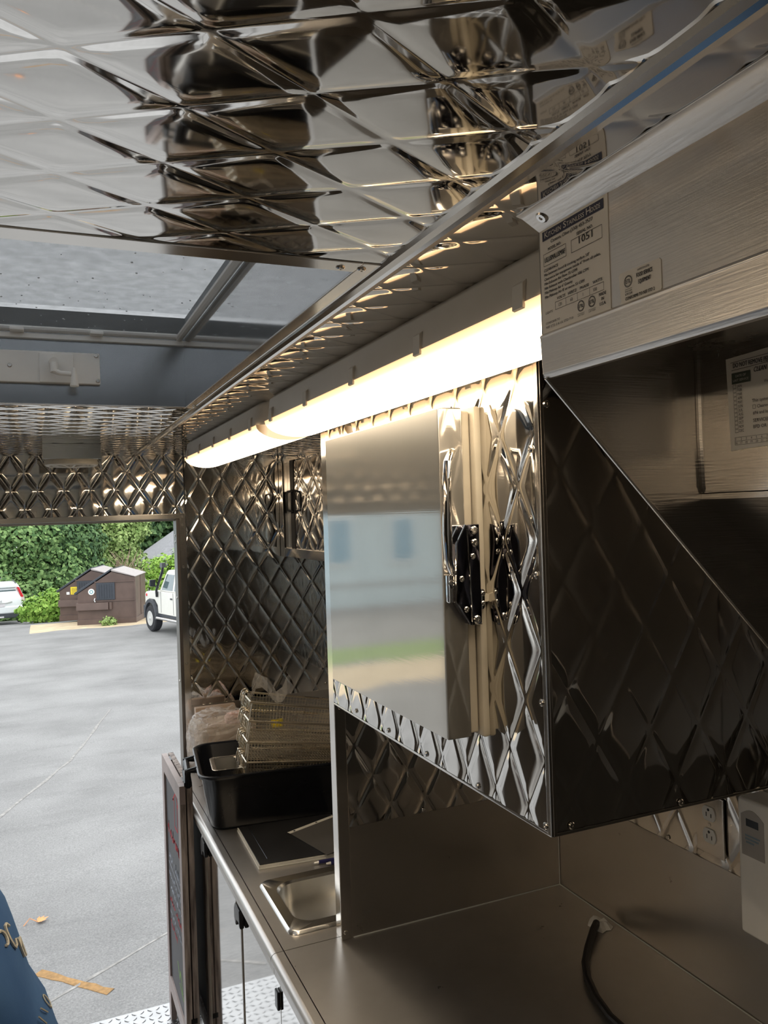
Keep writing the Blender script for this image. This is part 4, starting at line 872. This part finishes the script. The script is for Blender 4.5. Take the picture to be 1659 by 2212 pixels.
# boxy off-roader: x across (its left side is -x), y forward; origin midway between the axles on the ground
df = thing('off_roader', 'cream-white boxy off-road car with snorkel and black wheel arches, by the door jamb', 'car', (4.08, 23.5, -gsm(24.2) + .01), rz=math.radians(15))
WB = 2.62; hw = .80
obj('lower_body', MB().prism([(-WB / 2 - .75, .58), (-WB / 2 - .42, .58), (-WB / 2 - .38, .80), (-WB / 2 - .2, .95), (-WB / 2 + .2, .95), (-WB / 2 + .40, .80), (-WB / 2 + .44, .56), (WB / 2 - .46, .56), (WB / 2 - .42, .80), (WB / 2 - .22, .95), (WB / 2 + .2, .95), (WB / 2 + .38, .80), (WB / 2 + .42, .66), (WB / 2 + .50, .66), (WB / 2 + .50, 1.10), (WB / 2 + .40, 1.16), (WB / 2 - .52, 1.22), (-WB / 2 - .75, 1.22)], 'x', -hw, hw), M_CARC, df, **LL, bevel=.02)
cab = [(-WB / 2 - .74, 1.22), (WB / 2 - .56, 1.22), (WB / 2 - .88, 1.78), (WB / 2 - 1.0, 1.84), (-WB / 2 - .70, 1.88)]
ck_ = MB(); nC = len(cab)
ck_.add([(-hw + .01, y, z) if z < 1.3 else (-hw + .12, y, z) for y, z in cab] + [(hw - .01, y, z) if z < 1.3 else (hw - .12, y, z) for y, z in cab], [tuple(range(nC)), tuple(range(nC, 2 * nC))[::-1]] + [(i, (i + 1) % nC, nC + (i + 1) % nC, nC + i) for i in range(nC)])
obj('cabin', ck_, M_CARC, df, **LL, bevel=.03)
def sidewin(y0, y1, z0, z1, slant):
    for s_ in (-1, 1):
        f = lambda z: s_ * (hw - .01 - (z - 1.22) / .60 * .11 + .008)
        obj('side_window', MB().add([(f(z0), y0, z0), (f(z0), y1 + slant, z0), (f(z1), y1, z1), (f(z1), y0, z1), (f(z0) - s_ * .03, y0, z0), (f(z0) - s_ * .03, y1 + slant, z0), (f(z1) - s_ * .03, y1, z1), (f(z1) - s_ * .03, y0, z1)], [(0, 1, 2, 3), (4, 5, 6, 7), (0, 1, 5, 4), (1, 2, 6, 5), (2, 3, 7, 6), (3, 0, 4, 7)]), M_GLASS, df, **LL)
sidewin(-.18, .34, 1.27, 1.72, .22); sidewin(-.92, -.30, 1.27, 1.72, 0); sidewin(-1.85, -1.2, 1.30, 1.70, 0)
for s_ in (-1, 1):
    for y in (-.25, -.95, .62): obj('door_seam', MB().box((s_ * hw - .004, y - .008, .60), (s_ * hw + .004, y + .008, 1.21)), M_BUMP, df, **LL)
    for y in (-.13, -.84): obj('door_handle', MB().box((s_ * hw - .005, y - .06, 1.02), (s_ * (hw + .02), y + .06, 1.06)), M_BUMP, df, **LL)
    obj('side_step', MB().tube([(s_ * (hw + .06), -WB / 2 + .5, .44), (s_ * (hw + .06), WB / 2 - .5, .44)], .04, 8), M_SILV, df, **LL, smooth=True)
    obj('sill', MB().box((s_ * (hw - .1), -WB / 2 + .45, .46), (s_ * (hw - .02), WB / 2 - .45, .56)), M_BUMP, df, **LL)
    for yc in (-WB / 2, WB / 2):
        arc = [(yc + .46 * math.cos(a), .44 + .52 * math.sin(a)) for a in np.linspace(-.12, PI + .12, 15)] + [(yc + .38 * math.cos(a), .44 + .42 * math.sin(a)) for a in np.linspace(PI + .12, -.12, 15)]
        obj('wheel_arch', MB().prism(arc, 'x', s_ * (hw - .02), s_ * (hw + .07)), M_BUMP, df, **LL)
        wheel(df, s_ * (hw - .06), yc, .385, .24, s_)
    obj('wing_mirror', MB().box((s_ * (hw + .08), WB / 2 - .52, 1.36), (s_ * (hw + .24), WB / 2 - .46, 1.56)).tube([(s_ * (hw - .02), WB / 2 - .56, 1.30), (s_ * (hw + .1), WB / 2 - .50, 1.40)], .015, 6), M_BLACK, df, **LL, bevel=.01)
obj('snorkel', MB().tube([(-hw - .03, WB / 2 - .48, 1.05), (-hw - .05, WB / 2 - .50, 1.24), (-hw + .02, WB / 2 - .80, 1.80), (-hw + .03, WB / 2 - .84, 1.96)], .038, 8).box((-hw - .03, WB / 2 - .92, 1.92), (-hw + .09, WB / 2 - .76, 2.05)), M_BLACK, df, **LL, smooth=True, angle=40)
obj('wing_lamp', MB().cyl((-hw, WB / 2 + .36, 1.06), (-1, 0, 0), .04, .02, 12), M_RED, df, **LL)
obj('front_bumper', MB().box((-hw, WB / 2 + .50, .55), (hw, WB / 2 + .66, .74)).box((-hw + .05, WB / 2 + .48, .76), (-hw + .1, WB / 2 + .6, 1.12)), M_BUMP, df, **LL, bevel=.02)
obj('roof_vent', MB().box((-.3, -.6, 1.86), (.3, .0, 1.91)), M_CARC, df, **LL, bevel=.02)

# ---- vegetation
def leaves(name, blobs, n_, size, mat, parent, seed, fill=.35, lift=H):
    rg = np.random.default_rng(seed); wts = np.array([b_[3] * b_[5] for b_ in blobs]); wts = wts / wts.sum()
    ch = rg.choice(len(blobs), n_, p=wts); B_ = np.array(blobs)[ch]
    d = rg.normal(size=(n_, 3)); d /= np.linalg.norm(d, axis=1)[:, None]
    lump = 1 + .16 * np.sin(d[:, :1] * 7 + ch[:, None]) * np.sin(d[:, 1:2] * 6 + 2 * ch[:, None]) + .12 * np.sin(d[:, 2:3] * 9 + ch[:, None])
    r_ = (1 - fill * rg.random(n_) ** 2)[:, None] * lump
    c = B_[:, :3] + d * B_[:, 3:6] * r_
    nn = d + rg.normal(size=(n_, 3)) * .55 + np.array([0, -.15, .25]); nn /= np.linalg.norm(nn, axis=1)[:, None]
    a = np.cross(nn, rg.normal(size=(n_, 3))); a /= np.linalg.norm(a, axis=1)[:, None]; b2 = np.cross(nn, a)
    s_ = (size * rg.uniform(.6, 1.35, n_))[:, None]
    V0 = np.stack([c - a * s_, c - b2 * s_ * .62 - nn * s_ * .1, c + a * s_, c + b2 * s_ * .62 - nn * s_ * .1], 1).reshape(-1, 3)
    V0[:, 2] += lift; o0 = org(parent); V0 -= np.array(o0)
    me = bpy.data.meshes.new(name); me.vertices.add(4 * n_); me.vertices.foreach_set('co', V0.ravel())
    me.loops.add(4 * n_); me.loops.foreach_set('vertex_index', np.arange(4 * n_)); me.polygons.add(n_); me.polygons.foreach_set('loop_start', np.arange(n_) * 4)
    me.update(calc_edges=True); me.materials.append(mat); o = bpy.data.objects.new(name, me); link(o, parent); o['kind'] = 'stuff'; return o
M_BARK = plain('bark', (.11, .08, .06), .9, var=.3, bump=.4)
LG = [leafmat('vine_leaf', (.05, .12, .035), (.24, .37, .13)), leafmat('pale_leaf', (.13, .22, .05), (.36, .47, .17)), leafmat('dark_leaf', (.035, .085, .035), (.16, .27, .10)), leafmat('bright_leaf', (.12, .26, .03), (.34, .52, .10))]
def tree(label, x, y, hgt, blobs, n_, size, mi, seed, group=None, name='tree'):
    sy_ = 2.6 if y < 42 else 1.0 if y < 50 else 4.5 if y < 55 else 0
    y += sy_; blobs = [(b_[0], b_[1] + sy_, *b_[2:]) for b_ in blobs]
    z0 = -gsm(y); t = thing(name, label, 'tree', (x, y, z0), group)
    obj('trunk', MB().tube([(x, y, z0 - .2), (x + .15, y, z0 + hgt * .3), (x - .1, y, z0 + hgt * .6), (x, y, z0 + hgt * .9)], [.22, .17, .12, .05], 8), M_BARK, t, smooth=True)
    mb_ = MB(); rg = random.Random(seed)
    for b_ in blobs: mb_.tube([(x, y, z0 + hgt * rg.uniform(.15, .5)), ((x + b_[0]) / 2 + rg.uniform(-.3, .3), (y + b_[1]) / 2, (z0 + hgt * .4 + b_[2]) / 2), b_[:3]], [.09, .06, .03], 6)
    obj('branches', mb_, M_BARK, t, smooth=True)
    leaves('foliage', blobs, n_, size, LG[mi], t, seed); return t
tree('vine-smothered tree of dense mid-green leaves behind the white SUV', -.9, 39.5, 6.5, [(-2.3, 39, -2.6, 1.9, 1.6, 2.0), (-.6, 39, -.6, 1.9, 1.5, 1.7), (.6, 39.2, -2.4, 1.8, 1.5, 2.0), (-1.2, 38.2, -3.6, 2.0, 1.3, 1.5), (-3.2, 39.5, -.3, 1.9, 1.4, 1.9), (.3, 39.6, .6, 1.7, 1.3, 1.6)], 25500, .11, 0, 1)
tree('vine-smothered tree of broad leaves left of the dumpsters', 1.2, 40, 6.0, [(.9, 39.2, -2.6, 1.3, 1.2, 1.9), (1.6, 39.6, -1.0, 1.3, 1.2, 1.7), (.6, 39.2, -.2, 1.4, 1.2, 1.6), (1.9, 39.5, -3.0, 1.2, 1.1, 1.6), (1.4, 40, 1.0, 1.4, 1.1, 1.6)], 17000, .11, 2, 2)
tree('loose pale green tree rising above the dumpsters', 3.3, 43, 7.0, [(2.7, 42.5, -2.2, 1.1, 1.2, 1.3), (3.7, 42.8, -.9, 1.1, 1.2, 1.3), (2.6, 43, -.4, 1.0, 1.1, 1.2), (3.2, 43.2, 1.0, 1.5, 1.2, 1.5), (4.2, 43, -2.4, 1.0, 1.1, 1.2), (4.6, 43, -.2, .8, 1, .9)], 15000, .10, 1, 3)
tree('tall hazy grey-green tree far behind the dumpsters', 5.5, 52, 9.0, [(4.5, 51, -.6, 2.4, 1.8, 2.4), (7.0, 51.4, .4, 2.3, 1.8, 2.4), (2.2, 51, .4, 2.3, 1.8, 2.6), (9.2, 51.6, -1.0, 2.4, 1.8, 2.5), (.4, 50.6, 1.2, 2.3, 1.8, 2.4), (5.5, 51, 2.6, 2.5, 1.8, 2.0), (3.4, 51, -3.0, 2.4, 1.8, 2.0)], 15000, .20, 2, 4)
tree('dark evergreen beyond the grey roof at the door jamb', 9.0, 60, 11.0, [(7.2, 58.2, -1.2, 2.3, 1.6, 2.4), (9.6, 58.4, .2, 2.4, 1.6, 2.6), (12.0, 58.6, -.6, 2.4, 1.6, 2.6), (8.4, 58.4, 2.2, 2.4, 1.6, 2.4), (11.0, 58.4, 2.6, 2.4, 1.6, 2.2), (14.5, 58.8, .5, 2.6, 1.6, 3.0), (-2.5, 58, 1.0, 2.6, 1.6, 3.0), (-6, 58, .5, 3, 1.6, 3.4), (2.0, 58, 2.5, 3, 1.6, 2.6), (5, 58.2, -2.6, 2.6, 1.5, 2.4)], 14000, .22, 2, 5)
def bush(label, x, y, blobs, n_, size, mi, seed, name='bush'):
    z0 = -gsm(y); t = thing(name, label, 'bush', (x, y, z0)); mb_ = MB()
    for b_ in blobs: mb_.tube([(x, y, z0 - .05), ((x + b_[0]) / 2, y, (z0 + b_[2]) / 2), b_[:3]], [.03, .025, .012], 5)
    obj('stems', mb_, M_BARK, t); leaves('foliage', blobs, n_, size, LG[mi], t, seed); return t
z_ = -gsm(33)
bush('low bright green bush between the white SUV and the dumpsters', .35, 33, [(-.1, 33, z_ + .45, .8, .6, .5), (.6, 33, z_ + .6, .75, .6, .65), (1.1, 33.1, z_ + .4, .5, .5, .5)], 3800, .085, 3, 11)
z_ = -gsm(31)
bush('tall yellow-green shrub behind the off-roader', 4.4, 31, [(3.95, 31, z_ + .8, .6, .6, .9), (4.5, 31, z_ + 1.3, .8, .6, .95), (5.2, 31.2, z_ + 1.5, .9, .6, 1.0), (4.0, 31.2, z_ + 1.6, .55, .5, .6), (5.9, 31.4, z_ + 1.4, .9, .6, 1.1)], 6500, .075, 3, 12)
z_ = -gsm(27) ; 
bush('small weed tuft at the foot of the front dumpster', 1.9, 26.75, [(1.9, 26.75, z_ + .12, .25, .12, .16)], 260, .05, 1, 13, 'weed')
# bare brown branches
t = thing('dead_branches', 'leafless brown branches above the dumpster roofs', 'branches', (3.75, 38, -gsm(38))); mb = MB(); rg = random.Random(3)
for k in range(46):
    a = rg.uniform(-.9, 1.1); x0, z0 = 3.55 + rg.uniform(-.3, .5), -2.55; L_ = rg.uniform(.7, 1.5); p = [(x0, 38, z0)]
    for q in range(4): p.append((p[-1][0] + L_ / 4 * math.sin(a + rg.uniform(-.5, .5)), 38 + rg.uniform(-.2, .2), p[-1][2] + L_ / 4 * math.cos(a + rg.uniform(-.4, .4))))
    mb.tube(p, [.022, .018, .014, .010, .006], 4)
mb.tube([(3.75, 38, -gsm(38)), (3.65, 38, -2.5)], [.09, .05], 6)
obj('twigs', mb, plain('dry_twig', (.30, .22, .16), .9), t, kind='stuff')
# ---- house roof beyond the shrubs
ho = thing('house', 'house with a grey shingled hip roof beyond the shrubs at the door jamb', 'house', (9, 48, -gsm(47)))
obj('walls', MB().box((5.8, 45.6, -gsm(47)), (15.5, 52, -2.35)), plain('pale_house_wall', (.55, .53, .48), .7), ho)
M_SHING = plain('grey_shingle', (.25, .255, .27), .8, var=.15, sc=8)
ov = [(5.3, 45.2), (16, 45.2), (16, 52.4), (5.3, 52.4)]
obj('roof', MB().add([(*p, -2.35) for p in ov] + [(8.9, 48.8, .45), (12.6, 48.8, .45)] + [(*p, -2.48) for p in ov], [(0, 1, 5, 4), (1, 2, 5), (2, 3, 4, 5), (3, 0, 4), (6, 7, 1, 0), (7, 8, 2, 1), (8, 9, 3, 2), (9, 6, 0, 3), (9, 8, 7, 6)]), M_SHING, ho)
obj('vent_pipe', MB().cyl((7.1, 46.4, -1.5), (0, 0, 1), .06, .45, 8), M_WHITE, ho)
# ---- pale blue building left of the lot (mirrored in the cold cabinet's door)
bl = thing('pale_blue_building', 'long pale blue clapboard building left of the parking lot', 'building', (-11.5, 30, -gsm(29)))
M_SIDING = plain('pale_blue_siding', (.42, .52, .56), .6, var=.06); zb = -gsm(29)
mb = MB()
for k in range(22): mb.prism([(26.0, zb + k * .2), (25.94, zb + k * .2), (26.0, zb + k * .2 + .2)], 'x', -17.5, -5.5)
mb.box((-17.5, 26.0, zb - .3), (-5.5, 33, zb + 4.4)); obj('siding', mb, M_SIDING, bl)
obj('roof', MB().prism([(25.4, zb + 4.3), (33.6, zb + 4.3), (29.5, zb + 6.2)], 'x', -18, -5), M_SHING, bl)
for x in (-15.6, -13.2, -10.8, -8.4, -6.6):
    wd = obj('window', MB().box((x - .5, 25.86, zb + 1.6), (x + .5, 26.0, zb + 3.3)), M_WHITE, bl); obj('pane', MB().box((x - .42, 25.84, zb + 1.68), (x + .42, 25.87, zb + 3.22)), plain('blue_pane', (.10, .25, .36), .1), wd)
obj('porch_rail', MB().box((-17.5, 24.6, zb + .95), (-5.5, 24.7, zb + 1.05)).box((-17.5, 24.6, zb + .15), (-5.5, 24.7, zb + .22)).box((-17.5, 24.4, zb - .3), (-5.5, 26, zb + .12)), plain('grey_porch_boards', (.25, .25, .26), .7), bl)

# ---- marks and litter on the asphalt
M_OR = plain('worn_orange_paint', (.27, .155, .055), .8, var=.3, sc=30); M_CRK = plain('pale_joint', (.25, .245, .235), .9, var=.3, sc=20)
def strip(name, pts, w_, mat, label, cat, dz=.004, jit=.0):
    mb_ = MB(); vs = []
    for i, (x, y) in enumerate(pts):
        a_ = pts[max(0, i - 1)]; c_ = pts[min(len(pts) - 1, i + 1)]; d = Vector((c_[0] - a_[0], c_[1] - a_[1])).normalized(); k = w_ * random.uniform(1 - jit, 1 + jit)
        for s_ in (-1, 1): vs.append((x - s_ * d.y * k, y + s_ * d.x * k, -gsm(y) + dz))
    n_ = len(pts); vs += [(v[0], v[1], v[2] - dz - .001) for v in vs]
    mb_.add(vs, [(2 * i, 2 * i + 1, 2 * i + 3, 2 * i + 2) for i in range(n_ - 1)] + [(2 * i, 2 * i + 2, 2 * n_ + 2 * i + 2, 2 * n_ + 2 * i) for i in range(n_ - 1)] + [(2 * i + 1, 2 * i + 3, 2 * n_ + 2 * i + 3, 2 * n_ + 2 * i + 1) for i in range(n_ - 1)])
    o_ = obj(name, mb_, mat); return tag(o_, label, cat)
lerp = lambda a, b_, n_: [(a[0] + (b_[0] - a[0]) * i / n_ + random.uniform(-.01, .01), a[1] + (b_[1] - a[1]) * i / n_) for i in range(n_ + 1)]
strip('paint_stroke', lerp((-.10, 5.42), (.30, 4.98), 8), .028, M_OR, 'worn orange paint stroke on the asphalt just outside the door', 'paint mark', jit=.4)
strip('pavement_joint', lerp((-.9, 7.6), (.25, 10.6), 8) + lerp((.3, 10.8), (.95, 13.6), 6), .015, M_CRK, 'pale joint line running away over the asphalt', 'pavement joint', jit=.5)
strip('pavement_joint', lerp((-.30, 4.85), (1.0, 5.75), 8), .010, M_CRK, 'pale joint line crossing the orange paint stroke', 'pavement joint', jit=.5)
mb = MB(); lc = (-.10, 6.14); M_LEAF = plain('orange_dry_leaf', (.62, .26, .10), .7, var=.2)
for k in range(5):
    a = k * .55 - .9; L_ = .075 - abs(k - 2) * .012
    p0 = Vector((lc[0], lc[1], -gsm(lc[1]) + .012)); tip = p0 + Vector((math.cos(a) * L_, math.sin(a) * L_, .012)); sd = Vector((-math.sin(a), math.cos(a), 0)) * L_ * .25
    mb.add([p0, p0 + (tip - p0) * .5 + sd, tip, p0 + (tip - p0) * .5 - sd, p0 + Vector((0, 0, -.006))], [(0, 1, 2, 3), (4, 3, 2, 1), (0, 3, 4), (0, 4, 1)])
mb.tube([(lc[0], lc[1], -gsm(lc[1]) + .010), (lc[0] - .05, lc[1] + .03, -gsm(lc[1]) + .03), (lc[0] - .09, lc[1] - .01, -gsm(lc[1]) + .004)], .003, 4)
tag(obj('dry_leaf', mb, M_LEAF), 'curled orange dry leaf on the asphalt beside the blue shirt', 'leaf')

# ================================================================== PERSON at the left edge, back turned, leaning to the left
M_SKIN = plain('skin', (.50, .32, .24), .5, var=.06); M_HAIR = plain('dark_hair', (.03, .022, .018), .6, var=.3)
m, n, l, b = nt('blue_shirt_cloth'); x = noise(n, l, sc=8, det=5); r = ramp(n, l, x.outputs[0], (.04, .125, .33), (.085, .21, .47)); l.new(r.outputs[0], b.inputs['Base Color']); b.inputs['Roughness'].default_value = .8
x2 = noise(n, l, sc=900, det=2); bp = n.new('ShaderNodeBump'); bp.inputs['Strength'].default_value = .15; bp.inputs['Distance'].default_value = .001; l.new(x2.outputs[0], bp.inputs['Height']); l.new(bp.outputs[0], b.inputs['Normal']); M_SHIRT = m
M_JEANS = plain('dark_trousers', (.03, .035, .05), .8); M_SHOE = plain('black_shoe', (.02, .02, .02), .6); M_PRINT = plain('cream_shirt_print', (.80, .75, .62), .7)
def skin(name, verts, edges, rad, mat, parent, root=0, levels=2, post=None):
    me = bpy.data.meshes.new(name); me.from_pydata([Vector(v) for v in verts], edges, []); o = bpy.data.objects.new(name, me); COL.objects.link(o)
    md = o.modifiers.new('s', 'SKIN'); 
    for i, r_ in enumerate(rad): me.skin_vertices[0].data[i].radius = (r_, r_) if not isinstance(r_, tuple) else r_
    for i in range(len(verts)): me.skin_vertices[0].data[i].use_root = (i == root)
    md.use_smooth_shade = True
    sb = o.modifiers.new('u', 'SUBSURF'); sb.levels = levels; sb.render_levels = levels
    dg = bpy.context.evaluated_depsgraph_get(); m2 = bpy.data.meshes.new_from_object(o.evaluated_get(dg)); bpy.data.objects.remove(o)
    if post:
        for v in m2.vertices: v.co = post(v.co.copy(), v.normal.copy())
    m2.polygons.foreach_set('use_smooth', [True] * len(m2.polygons)); m2.materials.clear(); m2.materials.append(mat)
    m2.transform(Matrix.Translation(-org(parent))); r_ = bpy.data.objects.new(name, m2); link(r_, parent); return r_
PX, PY = -.190, 1.02
pe = thing('person', 'person in a blue printed t-shirt bending to the left, cut off by the frame edge', 'person', (PX, PY, -1.85))
F = 0.0
def Pz(x, y, z): return (PX + x, PY + y, z * 1.056)           # x: toward +X is the back of the leaning figure, z above the floor
# joints (z above the floor)
V = {'pel': Pz(.045, 0, .95), 'bel': Pz(.055, 0, 1.08), 'che': Pz(.03, 0, 1.25), 'upc': Pz(-.03, 0, 1.36), 'nek': Pz(-.10, 0, 1.44), 'hd0': Pz(-.165, 0, 1.50), 'hd1': Pz(-.205, 0, 1.585), 'hd2': Pz(-.215, 0, 1.66)}
names = list(V); vs = [V[k] for k in names]; rad = [.118, .108, .108, .078, .048, .070, .088, .062]; ed = [(i, i + 1) for i in range(len(vs) - 1)]
def addc(base, pts, rs):
    p = base
    for q, r_ in zip(pts, rs): vs.append(q); rad.append(r_); ed.append((p, len(vs) - 1)); p = len(vs) - 1
    return p
arms = {}
for s_ in (-1, 1):
    leg = addc(0, [Pz(.04, s_ * .095, .88), Pz(.02, s_ * .11, .50), Pz(.045, s_ * .115, .10), Pz(-.02, s_ * .12, .045), Pz(-.14, s_ * .13, .03)], [.092, .062, .042, .040, .034])
    wr_ = addc(3, [Pz(-.04, s_ * .165, 1.37), Pz(-.09, s_ * .215, 1.10), Pz(-.24, s_ * .20, .90), Pz(-.27, s_ * .195, .85)], [.044, .042, .032, .030])
    for k, (dx, dy, ln) in enumerate(((-.030, -.012, .075), (-.022, .004, .085), (-.008, .010, .08), (.004, .012, .065))):
        b_ = Pz(-.275 + dx * .5, s_ * (.195) + dy, .82); addc(wr_, [b_, Pz(-.28 + dx, s_ * .195 + dy * 1.4, .82 - ln * .55), Pz(-.275 + dx * .8, s_ * .195 + dy * 1.4, .82 - ln)], [.0095, .0085, .0075])
    addc(wr_, [Pz(-.285, s_ * .195 - s_ * .03, .835), Pz(-.30, s_ * .195 - s_ * .045, .80)], [.011, .009])
body = skin('body', vs, ed, rad, M_SKIN, pe)
hx, hz = V['hd1'][0], V['hd1'][2]
def face(name, mb_, mat, **k): return obj(name, mb_, mat, body, lift=0, smooth=True, **k)
face('nose', MB().tube([(hx - .086, PY, hz + .02), (hx - .112, PY, hz - .022), (hx - .088, PY, hz - .028)], [.010, .015, .010], 8), M_SKIN)
for s_ in (-1, 1):
    face('eye', MB().lathe([(.001, -.011), (.009, -.006), (.011, 0), (.009, .006), (.001, .011)], (hx - .080, PY + s_ * .032, hz + .018), 'x', 10), M_WHITE)
    face('ear', MB().lathe([(.004, -.008), (.020, -.004), (.022, .004), (.010, .008)], (hx + .005, PY + s_ * .086, hz), 'y', 12), M_SKIN)
face('mouth', MB().tube([(hx - .082, PY - .024, hz - .055), (hx - .092, PY, hz - .056), (hx - .082, PY + .024, hz - .055)], [.004, .007, .004], 6), M_PINK)
skin('hair', [(hx + .015, PY, hz + .03), (hx + .012, PY, hz + .055), (hx + .035, PY, hz - .01)], [(0, 1), (0, 2)], [.092, .088, .07], M_HAIR, body)
def folds(co, nn):
    z = co.z; a = math.sin((co.x * 1.3 + z * .75) * 46 + 2.2 * math.sin(co.y * 11 + z * 5)) * .6 + math.sin((co.x * .8 + z) * 33 - co.y * 14 + 1.3) * .5
    c_ = max(0, math.sin((co.x * 1.1 + z * .9) * 88 + 3 * math.sin(co.y * 8 + z * 4))) ** 2
    return co + nn * (.009 * (a + .5) + .005 * c_)
sv = [Pz(.045, 0, .90), Pz(.055, 0, 1.08), Pz(.030, 0, 1.25), Pz(-.025, 0, 1.365), Pz(-.085, 0, 1.425)]; sr = [(.150, .165), (.140, .16), (.148, .165), (.118, .135), .070]; se = [(0, 1), (1, 2), (2, 3), (3, 4)]
for s_ in (-1, 1):
    i0 = len(sv); sv += [Pz(-.035, s_ * .165, 1.365), Pz(-.075, s_ * .215, 1.19)]; sr += [.078, .070]; se += [(3, i0), (i0, i0 + 1)]
shirt = skin('shirt', sv, se, sr, M_SHIRT, body, levels=3, post=folds)
tv = [Pz(.045, 0, .96), Pz(.045, 0, .90)]; trr = [.128, .132]; te = [(0, 1)]
for s_ in (-1, 1):
    i0 = len(tv); tv += [Pz(.04, s_ * .10, .82), Pz(.02, s_ * .11, .50), Pz(.045, s_ * .115, .10)]; trr += [.100, .075, .065]; te += [(1, i0), (i0, i0 + 1), (i0 + 1, i0 + 2)]
skin('trousers', tv, te, trr, M_JEANS, body)
for s_ in (-1, 1): obj('shoe', MB().loft([rrect(PX - .03, PY + s_ * .125, .0, .27, .095, .04), rrect(PX - .03, PY + s_ * .125, .05, .265, .092, .04), rrect(PX + .0, PY + s_ * .12, .10, .16, .085, .035)]), M_SHOE, body, lift=0, smooth=True)
bv = BVHTree.FromPolygons([v.co + org(body) for v in shirt.data.vertices], [tuple(p.vertices) for p in shirt.data.polygons])
def on_back(y, z):
    h = bv.ray_cast(Vector((1.0, y, z)), Vector((-1, 0, 0)))
    return (h[0] + Vector((.0016, 0, 0))) if h[0] is not None else None
mb = MB()
def print_strokes(strokes, w_):
    for st_ in strokes:
        pts = [on_back(PY + a_, c_) for a_, c_ in st_]
        if all(p is not None for p in pts): mb.tube(pts, [w_ * .5] * len(pts), 5)
arcpts = lambda cy_, cz_, ry, rz_, a0, a1, n_=8: [(cy_ + ry * math.cos(a0 + (a1 - a0) * i / n_), cz_ + rz_ * math.sin(a0 + (a1 - a0) * i / n_)) for i in range(n_ + 1)]
print_strokes([arcpts(-.034, 1.409, .008, .008, .3, PI * 1.45), arcpts(-.034, 1.393, .008, .008, PI * .5, -PI * .75), arcpts(-.012, 1.384, .009, .014, .6, 2 * PI - .6), [(.004, 1.372), (.006, 1.348)], [(.004, 1.360), (.018, 1.366)], [(.018, 1.366), (.020, 1.342)]], .0034)
print_strokes([[(-.04, 1.300), (-.03, 1.285)], [(-.02, 1.298), (-.01, 1.286)], arcpts(.015, 1.285, .007, .008, 0, 2 * PI, 10)], .002)
obj('shirt_print', mb, M_PRINT, body, lift=0, kind='stuff')
